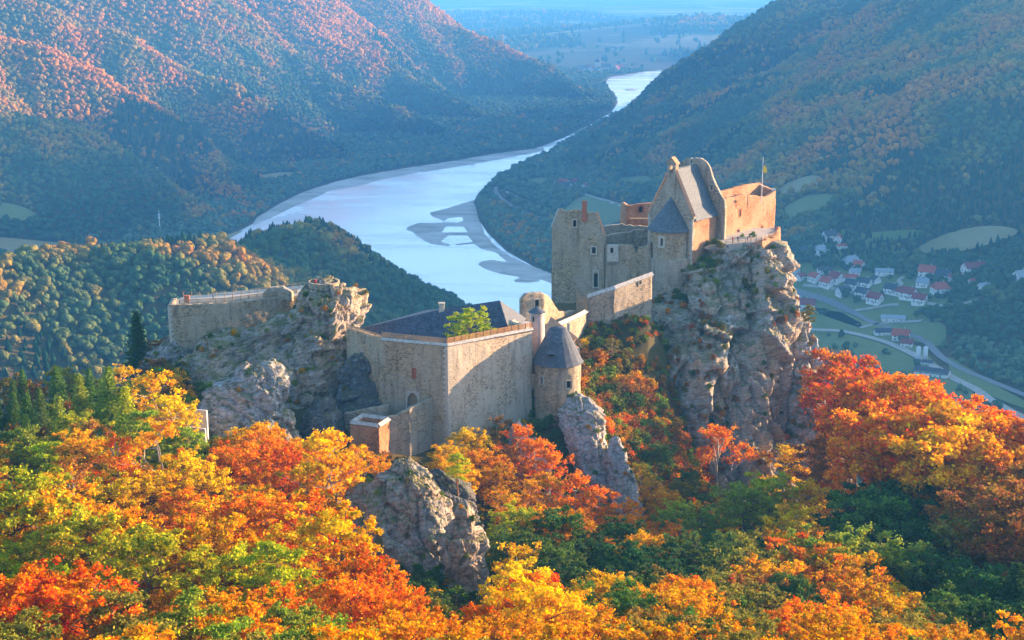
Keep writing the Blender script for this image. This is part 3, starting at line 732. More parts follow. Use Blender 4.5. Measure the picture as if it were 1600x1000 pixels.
# ---- roofless inner walls behind
T = prop(empty('inner_ruin_wall', (*XY(975, 380, 400), Zp(385, 400))), 'dark roofless inner wall rising behind the closet bay', 'wall')
wall(T, 'masonry', [XY(942, 370, 399), XY(1016, 360, 400)], Zp(402, 399), [(0, Zp(369, 399)), (1, Zp(357, 400))], 1.2, M['stone_grey'], [hole_at([XY(942, 370, 399), XY(1016, 360, 400)], 1007, 379, 1.6, 2.0)], rag=.25, seed=7); root_fix(T)
T = prop(empty('inner_ruin_wall', (*XY(975, 365, 412), Zp(375, 412))), 'farther low inner wall seen over the dark roofless wall', 'wall')
wall(T, 'masonry', [XY(938, 355, 412), XY(1030, 350, 412)], Zp(385, 412), [(0, Zp(354, 412)), (.3, Zp(351, 412)), (1, Zp(355, 412))], 1.2, M['stone_grey'], rag=.3, seed=8); root_fix(T)
# ---- small brick block at the back
T = prop(empty('ruined_rear_block', (*XY(1000, 352, 424), Zp(352, 424))), 'small roofless rear block with round window and timber balcony left of the chapel gable', 'castle building')
rp = [XY(979, 335, 424), XY(1034, 335, 428)]
wall(T, 'front_wall', rp, Zp(372, 424), [(0, Zp(322, 424)), (1, Zp(315, 428))], 1.2, M['stone_red'], [hole_at(rp, 1001, 327, 1.6, 2.0)], rag=.15, seed=9)
rb = np.array([-.2, .98])*7
wall(T, 'side_wall', [rp[0]+rb, rp[0]+rb*.1], Zp(372, 424), Zp(322, 424), 1.2, M['stone_red'], rag=.15, seed=10)
surround(T, rp, 1001, 327, 1.6, 2.0, .3, 'window', .8, mat=M['brick'])
mb = MB(); q = XY(999, 341, 422.6); mb.box((q[0], q[1], Zp(341, 423)), (5.8, 1.6, .2))
for k in range(9): mb.box((q[0]-2.8+k*.7, q[1]-.75, Zp(341, 423)+.6), (.08, .08, 1.1))
mb.box((q[0], q[1]-.75, Zp(341, 423)+1.15), (5.8, .1, .1)); mb.build('balcony', M['wood'], T); root_fix(T)
# ---- chapel
T = prop(empty('chapel', (*XY(1050, 410, 388), Zp(415, 388))), 'gothic castle chapel with round apse, cone roof, bell gable and steep slate nave roof', 'chapel')
cd = np.array([.62, .785]); cw = np.array([.785, -.62]); Rc = XY(1083, 343, 384.5); Wd = 14.6; Ln = 13.0
Lc = Rc - cw*Wd; mid = (Rc+Lc)/2
ze = Zp(343, 385); za = Zp(264, 389)
zfoot = Zp(430, 385)
gp = [Lc, Rc]
gt = [(0, ze+.6), (.46, za-1.2), (.54, za-1.2), (1, ze+.6)]
wall(T, 'gable_wall', gp, zfoot, gt, 1.1, M['stone_grey'], rag=.0, seed=11)
np_ = [Rc+cd*.02, Rc+cd*Ln]
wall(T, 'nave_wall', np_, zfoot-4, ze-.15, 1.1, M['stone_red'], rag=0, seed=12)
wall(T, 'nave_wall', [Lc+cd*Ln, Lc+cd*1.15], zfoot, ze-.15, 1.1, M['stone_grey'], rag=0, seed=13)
fg = [XY(1052, 300, 406), Rc+cd*(Ln+.1)+cw*2.2]
def fgz(px, py):
    b_ = on_wall(fg, px, py); Lf = np.hypot(*(fg[1]-fg[0])); return (b_[0]/Lf, b_[1])
fz = [fgz(px, py) for px, py in ((1054,266),(1060,257),(1067,250),(1078,246.5),(1092,247),(1101,252),(1107,262),(1112,279),(1121,298),(1130,314))]
fz = [(0, fz[0][1])] + fz[1:] + [(1, fz[-1][1]-2)]
wall(T, 'rear_gable_wall', fg, zfoot, fz, 1.2, M['stone_grey'], [hole_at(fg, 1112, 293, .8, 1.5), hole_at(fg, 1081, 252, .7, 1.2)], rag=.2, step=.45, seed=14)
surround(T, fg, 1112, 293, .8, 1.5, .25); surround(T, fg, 1081, 252, .7, 1.0, .25)
# roof planes
def q3(p, z): return (p[0], p[1], z)
g0, g1 = mid+cd*.55, mid+cd*Ln
e0, e1 = Rc+cw*.55+cd*.9, Rc+cw*.55+cd*(Ln); f0, f1 = Lc-cw*.55+cd*.9, Lc-cw*.55+cd*Ln
# the slope bends out slightly above the eaves
m0, m1 = lerp(g0, e0, .72), lerp(g1, e1, .72); n0, n1_ = lerp(g0, f0, .72), lerp(g1, f1, .72); zm_ = lerp(za, ze-.5, .76)
slab_roof(T, 'nave_roof', [[q3(g0,za), q3(g1,za), q3(m1,zm_), q3(m0,zm_)], [q3(m0,zm_), q3(m1,zm_), q3(e1,ze-.5), q3(e0,ze-.5)],
          [q3(g0,za), q3(n0,zm_), q3(n1_,zm_), q3(g1,za)], [q3(n0,zm_), q3(f0,ze-.5), q3(f1,ze-.5), q3(n1_,zm_)]], .25, M['slate'])
mb = MB()
for side in (0, 1):
    q0, q1 = (Rc, mid+cw*1.0) if side == 0 else (Lc, mid-cw*1.0)
    off = -cd*.0
    mb.tube([(q0[0]+cd[0]*.5, q0[1]+cd[1]*.5, ze+.75), (q1[0]+cd[0]*.5, q1[1]+cd[1]*.5, za-.6)], .62, 4)
mb.build('gable_coping', M['coping_red'], T)  # orange sunlight along the gable edge put into the coping colour
for q, s_ in ((Rc, -1), (Lc, 1)): quoin(T, q, cw*s_, -cd, zfoot+3, ze)
# bell gable
bc = mid + cd*.5; zb0 = Zp(290, 389); zb1 = Zp(256, 389); bw = 2.7
mb = MB(); rzc = math.atan2(cw[1], cw[0])
def bq(s, z, o=0): return (bc[0]+cw[0]*s+cd[0]*o, bc[1]+cw[1]*s+cd[1]*o, z)
for sx in (-1, 1): mb.box(bq(sx*(bw/2-.4), (zb0+zb1)/2+.2), (.8, 1.5, zb1-zb0+.4), rzc)
mb.box(bq(0, zb0+1.2), (1.15, 1.5, 2.6), rzc); mb.box(bq(0, zb1+.0), (1.15, 1.5, .9), rzc)
pr = [(-bw/2, zb1+.4), (bw/2, zb1+.4), (0, Zp(247, 389))]; b0 = len(mb.v)
for o_ in (-.75, .75):
    for s_, z_ in pr: mb.v.append(bq(s_, z_, o_))
mb.f += [(b0, b0+1, b0+2), (b0+5, b0+4, b0+3), (b0, b0+3, b0+4, b0+1), (b0+1, b0+4, b0+5, b0+2), (b0+2, b0+5, b0+3, b0)]
bell = mb.build('bell_gable', M['stone_grey'], T)
mb = MB()
for sx in (-1, 1):
    mb.box(bq(sx*bw/4*1.05, (zb1+.55+Zp(246.5, 389))/2+.1), (1.9, 1.75, .16), 0)
    v0 = [bq(sx*(bw/2+.25), zb1+.25, -.9), bq(sx*(bw/2+.25), zb1+.25, .9), bq(0, Zp(246, 389)+.1, .9), bq(0, Zp(246, 389)+.1, -.9)]
mb = MB(); b0 = 0
for sx in (-1, 1):
    v0 = [bq(sx*(bw/2+.3), zb1+.2, -.95), bq(sx*(bw/2+.3), zb1+.2, .95), bq(0, Zp(246, 389)+.15, .95), bq(0, Zp(246, 389)+.15, -.95)]
    mb.add(v0 + [(x, y, z-.2) for x, y, z in v0], [(0,1,2,3), (7,6,5,4), (0,4,5,1), (1,5,6,2), (2,6,7,3), (3,7,4,0)])
r_ = mb.build('bell_gable_roof', M['coping_red'], T)
mb = MB(); zc = lerp(zb0, zb1, .62); mb.tube([bq(0, zc+.5), bq(0, zc+.35), bq(0, zc-.1), bq(0, zc-.45)], [.08, .25, .33, .5], 10); mb.build('bell', M['brick'], T, True)
# apse
ar = 5.7; ac = mid - cd*.1; zat = Zp(361, 383)
circ = [(ac[0]+ar*math.cos(t), ac[1]+ar*math.sin(t)) for t in np.linspace(math.atan2(-cw[1], -cw[0]), math.atan2(-cw[1], -cw[0])+math.pi, 22)]
circ = np.array(circ)
wh = [hole_at(circ, 1034, 378, .7, 2.2)]
wall(T, 'apse_wall', circ, zfoot-6, zat, .9, M['stone'], wh, rag=0, step=.5, seed=15)
surround(T, circ, 1034, 378, .7, 2.2, .6, 'window', .4)
base = np.array([(ac[0]+(ar+.8)*math.cos(t), ac[1]+(ar+.8)*math.sin(t)) for t in np.linspace(math.atan2(-cw[1], -cw[0])-.2, math.atan2(-cw[1], -cw[0])+math.pi+.25, 24)])
wall(T, 'apse_foundation', base, zfoot-14, Zp(409, 381), 1.6, M['stone_grey'], rag=.5, step=.55, seed=16, disp=.16)
apx = (ac[0]+.35*cd[0], ac[1]+.35*cd[1], Zp(306, 389)); er = ar+.65
ths = np.linspace(math.atan2(-cw[1], -cw[0]), math.atan2(-cw[1], -cw[0])+math.pi, 17)
rim = [(ac[0]+er*math.cos(t), ac[1]+er*math.sin(t), zat-.35) for t in ths]
mb = MB(); mb.add([apx]+rim+[(x, y, z-.25) for x, y, z in rim]+[(apx[0], apx[1], apx[2]-.6)],
       [(0, i+1, i+2) for i in range(16)] + [(18, i+19, i+18)[::1] for i in range(0)] + [(i+1, i+18, i+19, i+2) for i in range(16)] + [(34+1-0 if False else 35, i+19, i+18) for i in range(16)])
mb.build('apse_roof', M['slate'], T); root_fix(T)
# ---- keep
T = prop(empty('castle_keep', (*XY(1170, 375, 402), Zp(376, 402))), 'square sunlit keep with ragged top at the right end of the castle', 'castle tower')
zk = Zp(312, 398); A = XY(1131, 314, 398); Bk = np.array(at(1212, 304, 1)[:2]); yk = 398*1.062
B = XY(1212, 304, yk)
kd = (B-A)/np.hypot(*(B-A)); kb = np.array([-kd[1], kd[0]])*6.5
kp = [A, B, B+kb, A+kb]
h1 = hole_at([A, B], 1156, 333, .9, 2.1); h2 = hole_at([A, B], 1191, 356, .7, 1.3); h3 = hole_at([A, B], 1153, 366, 1.3, 3.0)
wall(T, 'tower_wall', kp, Zp(392, 398), [(0, zk), (.14, zk+.15), (.345, Zp(304, yk)), (.5, zk+.7), (.6, zk+1.1), (.84, zk+1.0), (1, zk)], 1.5, M['stone_red'], [h1, h2, h3], closed=True, rag=.16, seed=18)
surround(T, [A, B], 1156, 333, .9, 2.1, .2, mat=M['stone_red']); surround(T, [A, B], 1191, 356, .7, 1.3, .15, mat=M['stone_red']); surround(T, [A, B], 1153, 366, 1.3, 3.0, .15, 'doorway', .6, mat=M['stone_red'])
c0 = (kp[0]+kp[1]+kp[2]+kp[3])/4
mb = MB(); mb.box((c0[0], c0[1], zk-3.5), (17, 4.5, .3), math.atan2(kd[1], kd[0])); mb.build('floor_slab', M['wood'], T); root_fix(T)
# flagpole and floodlight
T = prop(empty('flagpole', (*XY(1190, 306, 411), zk)), 'tall thin flagpole with a hanging yellow and blue flag on the keep', 'flagpole')
mb = MB(); p = T.location; mb.tube([(p.x, p.y, zk-3.3), (p.x, p.y, Zp(245, 411))], [.13, .07], 6); mb.build('pole', M['metal'], T)
t_ = NT('flag_cloth'); fz_ = t_.n('ShaderNodeSeparateXYZ', {0: t_.pos()}).outputs[2]
mf = t_.pbr(t_.ramp(t_.n('ShaderNodeMapRange', {'Value': fz_, 'From Min': Zp(268, 411), 'From Max': Zp(254, 411)}).outputs[0], [(0, (.75,.55,.04)), (.62, (.75,.55,.04)), (.66, (.05,.12,.45))], 'CONSTANT'), .8)
V_, n_ = [], 10
for j in range(n_):
    z = lerp(Zp(254, 411), Zp(268, 411), j/(n_-1)); wd = .35+.75*math.sin(j/(n_-1)*2.6)
    for i in range(6): V_.append((p.x+.1+i/5*wd, p.y+.14*math.sin(i*1.8+j*.4), z-.12*i))
me = np_mesh('flag', V_, grid_faces(6, n_), [mf], True); fo = link('flag', me, T); sol = fo.modifiers.new('thick', 'SOLIDIFY'); sol.thickness = .03; root_fix(T)
T = prop(empty('floodlight', (*XY(1208, 303, 409), Zp(303, 409))), 'white floodlight on a short post at the keep corner', 'lamp')
p = T.location; mb = MB(); mb.tube([(p.x, p.y, p.z-1), (p.x, p.y, p.z+.9)], .08, 6); mb.build('post', M['metal'], T)
mb = MB(); mb.tube([(p.x-.1, p.y-.1, p.z+1.5), (p.x+.1, p.y-.5, p.z+1.1)], [.25, .7], 10); mb.build('lamp_head', M['metal'], T); root_fix(T)
# ---- keep terrace
T = prop(empty('keep_terrace', (*XY(1170, 380, 392), Zp(376, 392))), 'walled rock terrace in front of the keep', 'terrace')
ztr = Zp(375, 391)
tpath = [XY(1168, 384, 388.5), XY(1190, 378, 388.5), XY(1217, 374, 397), XY(1219, 374, 412)]
wall(T, 'retaining_wall', tpath, ztr-6, [(0, ztr-1), (.1, ztr-.1), (1, ztr)], 1.4, M['stone_red'], rag=.3, seed=20, disp=.15)
mb = MB(); mb.prism([tuple(q) for q in (np.array(tpath)+np.array([[.0,.9]]*2+[[-.9,.3],[-.9,0]]))]+[(tpath[-1][0]-30, tpath[-1][1]+2), tuple(XY(1118, 384, 395)), tuple(XY(1134, 384, 387))], ztr-3, ztr-.4); mb.build('paving', M['path'], T); root_fix(T)
def fence(name, path, label, z, mats=('wood',), h=1.15, gap=2.2, pick=.0, rails=(.45, 1.05), group=None):
    """post and rail fence along world points (x, y); z number or list"""
    path = [np.array(p[:2], float) for p in path]; zz = z if isinstance(z, (list, tuple)) else [z]*len(path)
    T = prop(empty(name, (path[0][0], path[0][1], zz[0])), label, 'fence', group)
    k = 0
    rail = MB(); pk = MB()
    for i in range(len(path)-1):
        L = np.hypot(*(path[i+1]-path[i])); n = max(1, round(L/gap)); m = M[mats[i % len(mats)]]
        for j in range(n + (1 if i == len(path)-2 else 0)):
            q = lerp(path[i], path[i+1], j/n); zq = lerp(zz[i], zz[i+1], j/n)
            mb = MB(); mb.box((q[0], q[1], zq+h/2), (.14, .14, h)); mb.build('post', m, T)
        for r in rails:
            rail.tube([(*path[i], zz[i]+r), (*path[i+1], zz[i+1]+r)], .06, 4)
        if pick:
            n = int(L/pick)
            for j in range(n):
                q = lerp(path[i], path[i+1], (j+.5)/n); zq = lerp(zz[i], zz[i+1], (j+.5)/n)
                pk.box((q[0], q[1], zq+h*.5), (pick*.55, .04, h*.86), math.atan2(*(path[i+1]-path[i])[::-1]))
    rail.build('rail', M[mats[-1]], T)
    if pick: pk.build('pickets', M[mats[-1]], T)
    root_fix(T); return T
fence('timber_fence', [XY(1134, 376, 386), XY(1165, 375, 387), XY(1190, 374, 390), XY(1216, 372, 398.5)], 'plank fence along the keep terrace edge', ztr-.1, ('wood', 'wood', 'wood_warm'), 1.3, 2.3, rails=(.35, .75, 1.2))
# ---- climbing outer wall
T = prop(empty('climbing_wall', (*XY(960, 480, 362), Zp(500, 362))), 'grey outer wall climbing the slope from the turret up to the chapel', 'wall')
wp = [XY(917, 470, 357), XY(960, 460, 359), XY(1019, 440, 368)]
wall(T, 'masonry', wp, Zp(560, 350), [(0, Zp(468, 357)), (.05, Zp(466, 357)), (.38, Zp(452, 359)), (1, Zp(430, 368))], 1.2, M['stone_grey'], [hole_at(wp, 957, 441, 1.1, 1.5) if False else hole_at(wp, 1000, 441, 1.0, 1.2)], rag=.12, seed=22)
surround(T, wp, 1000, 441, 1.0, 1.2, .2)
wp2 = [XY(866, 515, 334), XY(900, 500, 347), XY(917, 492, 356.8)]
wall(T, 'lower_masonry', wp2, Zp(600, 340), [(0, Zp(512, 334)), (.62, Zp(497, 347)), (1, Zp(488, 356.8))], 1.2, M['stone_grey'], rag=.12, seed=23)
mb = MB(); mb.tube([(wp[0][0], wp[0][1]+.6, Zp(466, 357)+.1), (wp[1][0], wp[1][1]+.6, Zp(452, 359)+.1), (wp[2][0], wp[2][1]+.6, Zp(430, 368)+.1)], .75, 4); mb.tube([(wp2[0][0], wp2[0][1]+.6, Zp(512, 334)+.1), (wp2[1][0], wp2[1][1]+.6, Zp(497, 347)+.1), (wp2[2][0], wp2[2][1]+.6, Zp(488, 356.8)+.1)], .75, 4)
mb.build('coping', M['coping'], T); root_fix(T)
T = prop(empty('timber_gate', (*XY(909, 490, 356), Zp(490, 356))), 'small grey timber gate frame at the foot of the tower house', 'gate')
p = T.location; mb = MB()
for dx in (-1.3, 1.3): mb.box((p.x+dx, p.y, p.z+3), (.22, .22, 7 if dx < 0 else 6))
for dz in (1.5, 3, 4.6): mb.box((p.x, p.y, p.z+dz), (2.6, .14, .2))
mb.build('frame', M['wood'], T); mb = MB()
for k in range(8): mb.box((p.x-1.05+k*.3, p.y+.1, p.z+2), (.24, .06, 4.4))
mb.build('planks', M['wood'], T); root_fix(T)
# ---- low ruin left of it
T = prop(empty('gatehouse_ruin', (*XY(845, 490, 336), Zp(500, 336))), 'crumbling gatehouse wall with one window left of the tower house foot', 'wall')
lp = [XY(815, 480, 340), XY(850, 480, 343), XY(870, 490, 350), XY(906, 492, 360)]
def lz(px, py):
    b_ = on_wall(lp, px, py); Lf = sum(np.hypot(*(lp[i+1]-lp[i])) for i in range(3)); return (b_[0]/Lf, b_[1])
wall(T, 'masonry', lp, Zp(540, 340), [(0, lz(816, 468)[1]), lz(822, 460), lz(849, 458), lz(858, 464), lz(866, 476), lz(874, 487), (1, lz(904, 487)[1])], 1.2, M['stone'], [hole_at(lp, 839, 474, 1.3, 2.0)], rag=.3, seed=25)
surround(T, lp, 839, 474, 1.3, 2.0, .2); 
root_fix(T)
# ---- courtyard shield wall
T = prop(empty('courtyard_wall', (*XY(700, 690, 295), Zp(690, 295))), 'huge pale courtyard wall with a sharp corner and a pointed gate', 'wall')
zc = Zp(541, 295)
C0, C1, C2 = XY(541, 516, 311), XY(597, 530, 300), XY(699, 541, 295)
C1 = np.array(at(597, 531, 1)[:2])*0 + XY(597, 531, (HC-zc)/((HC-at(0, 531, 1)[2])))
C3 = XY(832, 515, (HC-zc)/((HC-at(0, 515, 1)[2]))); C0 = XY(541, 514, (HC-zc)/((HC-at(0, 514, 1)[2])))
zbase = Zp(715, 295)
w1 = [C0, C1, C2]; gh = hole_at(w1, 645, 628, 2.6, 4.4)
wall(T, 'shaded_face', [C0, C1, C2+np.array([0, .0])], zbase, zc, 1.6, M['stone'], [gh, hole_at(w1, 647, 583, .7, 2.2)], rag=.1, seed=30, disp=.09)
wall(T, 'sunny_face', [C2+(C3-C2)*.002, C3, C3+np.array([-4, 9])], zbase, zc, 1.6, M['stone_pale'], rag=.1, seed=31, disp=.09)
surround(T, w1, 645, 628, 2.6, 4.4, .35, 'gate', 1.8, M['wood'], 1.0)
surround(T, w1, 647, 583, .7, 2.2, .12, 'blocked_window', 0, M['brick'], .12, M['brick'])
d_ = (C1-C2)/np.hypot(*(C1-C2)); quoin(T, C2, d_, np.array([d_[1], -d_[0]])*(-1 if d_[0] > 0 else 1), zbase+2, zc-.2)
d_ = (C3-C2)/np.hypot(*(C3-C2)); quoin(T, C2, d_, np.array([d_[1], -d_[0]]), zbase+2, zc-.2)
mb = MB(); mb.tube([(*(C1), zc+.05), (*(C2+np.array([0,.3])), zc+.05), (*C3, zc+.05)], .5, 4); mb.build('coping', M['coping'], T); root_fix(T)
cf = MB(); cf.prism([tuple(C0+[.5, 1]), tuple(C1+[.5, 1.6]), tuple(C2+[0, 2]), tuple(C3+[-1.8, .8]), (C3[0]+3, C3[1]+30), (C0[0]+4, C0[1]+26)], 232, zc-5.5); o = cf.build('courtyard_ground', M['concrete']); prop(o, kind='structure')
o_ = np.array([0, .45])
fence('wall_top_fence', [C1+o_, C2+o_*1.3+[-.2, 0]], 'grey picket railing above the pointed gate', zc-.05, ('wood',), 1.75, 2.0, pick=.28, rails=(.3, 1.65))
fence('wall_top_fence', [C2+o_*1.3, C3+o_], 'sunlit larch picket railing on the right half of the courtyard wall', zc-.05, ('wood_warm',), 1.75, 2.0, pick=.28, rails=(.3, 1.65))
fence('wall_top_fence', [C0+o_, C1+o_*1.0+np.array([-.3, .1])], 'short railing on the wall between lookout crag and courtyard corner', zc-.05, ('wood',), 1.2, 2.0, pick=.3, rails=(.3, 1.1))
# ---- hall with the black roof
T = prop(empty('castle_hall', (*XY(700, 520, 324), zc-1)), 'long hall with a big black hipped roof behind the courtyard wall', 'castle building')
L_ = at(556, 513, 326); F1 = at(690, 527, 312); F2 = at(800, 506, 315); a_ = at(690, 483, 320); b_ = at(781, 469.5, 321); B2 = at(822, 500, 337)
ez = min(L_[2], F1[2], F2[2]) ; ez = zc - 4.2
L_, F1, F2, B2 = [(q[0], q[1], ez) for q in (L_, F1, F2, B2)]; BL = (L_[0]+16, L_[1]+20, ez)
slab_roof(T, 'roof', [[L_, F1, a_], [F1, F2, b_], [F1, b_, a_], [F2, B2, b_], [L_, a_, BL], [a_, b_, B2], [a_, B2, BL]], .3, M['slate_dark'])
ins_ = lambda p, q, t=.06: (lerp(p[0], q[0], t), lerp(p[1], q[1], t))
ctr = ((F1[0]+b_[0])/2, (F1[1]+b_[1])/2)
mb = MB(); mb.prism([ins_(L_, ctr, .12), ins_(F1, ctr), ins_(F2, ctr), ins_(B2, ctr), ins_(BL, ctr)], zc-4, ez-.35); mb.build('wall', M['render'], T)
p = at(690, 480, 320); mb = MB(); mb.box((p[0], p[1], Zp(487, 320)+.5), (1.2, 1.2, 3.0)); mb.box((p[0], p[1], Zp(487, 320)+2.0), (1.5, 1.5, .3)); mb.build('chimney', M['trim'], T); root_fix(T)
# ---- round corner turret
T = prop(empty('corner_turret', (*XY(871, 640, 311), Zp(645, 306))), 'round stone corner turret with tall shingled cone roof beside the courtyard wall', 'castle tower')
tc = XY(871, 580, 311); tr = 5.35; tz = Zp(571, 305.6)
tcirc = np.array([(tc[0]+tr*math.cos(t), tc[1]+tr*math.sin(t)) for t in np.linspace(-math.pi, math.pi, 33)[:-1]])
tfull = np.vstack([tcirc, tcirc[:1]])
wall(T, 'tower_wall', tcirc, Zp(668, 306), tz, 1.1, M['stone'], [hole_at(tfull, 847, 594, .9, 1.7), hole_at(tfull, 889, 601, 1.2, 1.8)], closed=True, rag=0, step=.5, seed=33, disp=.12)
surround(T, tfull, 847, 594, .9, 1.7, .18); surround(T, tfull, 889, 601, 1.2, 1.8, .18)
prof = [(tr+.65, tz-.5), (tr+.1, tz+.35), (4.2, lerp(tz, Zp(510, 311), .38)), (2.9, lerp(tz, Zp(510, 311), .72)), (1.9, Zp(512, 311))]
V_ = []
for r, z in prof:
    for k in range(20):
        t = 2*math.pi*k/20; V_.append((tc[0]+r*math.cos(t), tc[1]+r*math.sin(t)*(1 if r > 2 else .5), z))
V_.append((tc[0], tc[1], Zp(510, 311)+.1))
mb = MB(); mb.add(V_, [tuple(int(x) for x in f) for f in grid_faces(20, 5, True)] + [(80+k, 80+(k+1) % 20, 100) for k in range(20)] + [tuple(range(20))])
mb.build('cone_roof', M['shingle'], T)
s_ = XY(861, 554, 307); mb = MB(); mb.box((s_[0], s_[1]-.1, Zp(553, 307)), (1.3, 1.4, .7)); mb.build('dormer', M['dark'], T)
mb = MB(); mb.box((s_[0], s_[1]-.3, Zp(553, 307)+.5), (1.9, 1.9, .16), 0, .3); mb.build('dormer_roof', M['shingle'], T)
root_fix(T)
# ---- little watch turret
T = prop(empty('watch_turret', (*XY(838, 560, 315), Zp(560, 315))), 'slim pale watch turret with a small pointed cap behind the round turret', 'castle tower')
wc = XY(839, 500, 316); wcirc = np.array([(wc[0]+1.75*math.cos(t), wc[1]+1.75*math.sin(t)) for t in np.linspace(-math.pi, math.pi, 17)[:-1]])
wf = np.vstack([wcirc, wcirc[:1]])
wall(T, 'tower_wall', wcirc, Zp(585, 314), Zp(490, 314), .5, M['render'], [hole_at(wf, 833, 499, .6, 1.3)], closed=True, rag=0, step=.5, seed=35, disp=.04)
surround(T, wf, 833, 499, .6, 1.3, .15)
mb = MB(); V_ = [(wc[0]+2.1*math.cos(t), wc[1]+2.1*math.sin(t), Zp(490, 314)-.1) for t in np.linspace(0, 2*math.pi, 13)[:-1]]+[(wc[0], wc[1], Zp(478, 316))]
mb.add(V_, [(k, (k+1) % 12, 12) for k in range(12)]+[tuple(range(12))]); mb.build('cap_roof', M['shingle'], T); root_fix(T)
# ---- small house behind turret
T = prop(empty('porter_house', (*XY(883, 540, 322), Zp(545, 322))), 'little house with sunlit shingle roof tucked behind the round turret', 'house')
r0, r1 = at(861, 497, 327), at(902, 527, 316); e0_, e1_ = at(858, 524, 318), at(888, 556, 309.5); k0, k1 = at(884, 512, 330), at(909, 546, 317)
r0 = (r0[0], r0[1], r1[2]+2.2)
k1 = at(910, 543, 315); k0 = at(880, 505, 328)
ezz = k1[2]
slab_roof(T, 'roof', [[r0, r1, (k1[0], k1[1], ezz), (k0[0], k0[1], ezz+1.6)], [r0, r1, (e1_[0]-1, e1_[1]+3, ezz-.5), (e0_[0]-2, e0_[1]+3, ezz+1)]], .3, M['shingle_warm'])
mb = MB(); mb.prism([(r1[0]-1.5, r1[1]-1.2), (k1[0]-.6, k1[1]+.3), (k0[0]-.6, k0[1]+1), (e0_[0]-1, e0_[1]+5)], ezz-12, ezz-.2); mb.build('wall', M['render'], T)
p = at(888, 520, 316); mb = MB(); mb.box((p[0], p[1], Zp(516, 316)), (.6, .6, 3.4)); mb.build('chimney', M['trim'], T); root_fix(T)
# ---- barbican
T = prop(empty('barbican', (*XY(570, 740, 285), Zp(740, 285))), 'roofless square barbican tower with pinkish masonry in front of the gate', 'castle tower')
zbb = Zp(665, 285)
b0_, b1_ = XY(547, 670, 286.5), XY(592, 670, 284); bdir = (b1_-b0_)/np.hypot(*(b1_-b0_)); bn = np.array([-bdir[1], bdir[0]])*5.5
wall(T, 'tower_wall', [b0_, b1_, b1_+bn, b0_+bn], Zp(790, 285), zbb, .8, M['stone_red'], [hole_at([b0_, b1_], 565, 706, 1.0, 1.8)], closed=True, rag=.12, seed=40)
surround(T, [b0_, b1_], 565, 706, 1.0, 1.8, .12, mat=M['stone_red'])
mb = MB(); cc = (b0_+b1_+bn)/2; 
for q0, q1 in ((b0_, b1_), (b1_, b1_+bn), (b0_, b0_+bn), (b0_+bn, b1_+bn)): mb.tube([(*lerp(q0, cc, .07), zbb+.1), (*lerp(q1, cc, .07), zbb+.1)], .62, 4)
mb.build('coping', M['coping'], T); root_fix(T)
T = prop(empty('barbican_wall', (*XY(600, 700, 290), Zp(700, 290))), 'tall grey slab of wall standing behind the barbican tower', 'wall')
wall(T, 'masonry', [XY(538, 650, 293.5), XY(606, 636, 293)], Zp(760, 290), [(0, Zp(647, 293)), (.2, Zp(645, 293)), (1, Zp(634, 293))], 1.2, M['stone_grey'], rag=.12, seed=41); root_fix(T)
T = prop(empty('ramp_wall', (*XY(640, 700, 290), Zp(700, 288))), 'grey wall rising from the barbican to the pointed gate', 'wall')
wall(T, 'masonry', [XY(604, 660, 288.5), XY(640, 640, 290.5), XY(680, 620, 296.8)], Zp(760, 288), [(0, Zp(655, 288.5)), (.5, Zp(638, 290.5)), (1, Zp(619, 296.8))], 1.1, M['stone_grey'], rag=.18, seed=42, disp=.1); root_fix(T)
T = prop(empty('retaining_wall', (*XY(296, 680, 270), Zp(690, 270))), 'plain pale concrete retaining wall left of the slanting boulder', 'wall')
wall(T, 'panel', [XY(268, 650, 274), XY(322, 650, 270)], Zp(720, 272), [(0, Zp(637, 274)), (1, Zp(642, 270))], .5, M['concrete'], rag=0, seed=43, disp=.01)
wall(T, 'panel', [XY(262, 676, 268), XY(320, 672, 265)], Zp(740, 266), Zp(668, 266), .4, M['concrete'], rag=0, seed=44, disp=.01); root_fix(T)
# ---- lookout bastion, left
T = prop(empty('lookout_bastion', (*XY(360, 500, 322), Zp(520, 322))), 'long masonry lookout bastion on top of the left crag', 'wall')
zq = Zp(478, 323)
def on_z(px, py, z): 
    k = HC-at(0, py, 1)[2]; return XY(px, py, (HC-z)/k)
l0, l1, l2, l3 = on_z(268, 466, zq), on_z(262, 478, zq), on_z(350, 474, zq), on_z(470, 462, zq)
wall(T, 'masonry', [l0, l1, l2, l3], Zp(600, 322), zq, 1.3, M['stone'], rag=.16, seed=50, disp=.12)
mb = MB(); mb.prism([tuple(l0+[.8, 0]), tuple(l1+[.8, .8]), tuple(l2+[0, 1]), tuple(l3+[0, 1]), (l3[0]+9, l3[1]+6), (l3[0]+3, l3[1]+16), (l0[0]+2, l0[1]+4)], zq-8, zq-.5); mb.build('walkway', M['path'], T)
d_ = (l2-l1)/np.hypot(*(l2-l1)); quoin(T, l1, d_, np.array([d_[1], -d_[0]]), zq-9, zq-.1); root_fix(T)
up = np.array([0, .6])
fence('lookout_fence', [l1+up*2+[2.5, 0], l2+up, l3+up*1.2+[-1, 0]], 'weathered picket fence along the front of the lookout bastion', [zq, zq, zq+.4], ('wood',), 1.25, 2.0, pick=.25, rails=(.3, 1.15))
fence('lookout_fence', [l0+[2.5, 1.5], (l2[0]+1, l2[1]+6), (l3[0]-1, l3[1]+6)], 'second picket fence along the rear of the lookout bastion', [zq, zq+.3, zq+.6], ('wood',), 1.2, 2.2, rails=(.5, 1.15))
T = prop(empty('information_box', (*on_z(291, 474, zq), zq)), 'small rust brown cabinet standing at the left end of the lookout', 'cabinet')
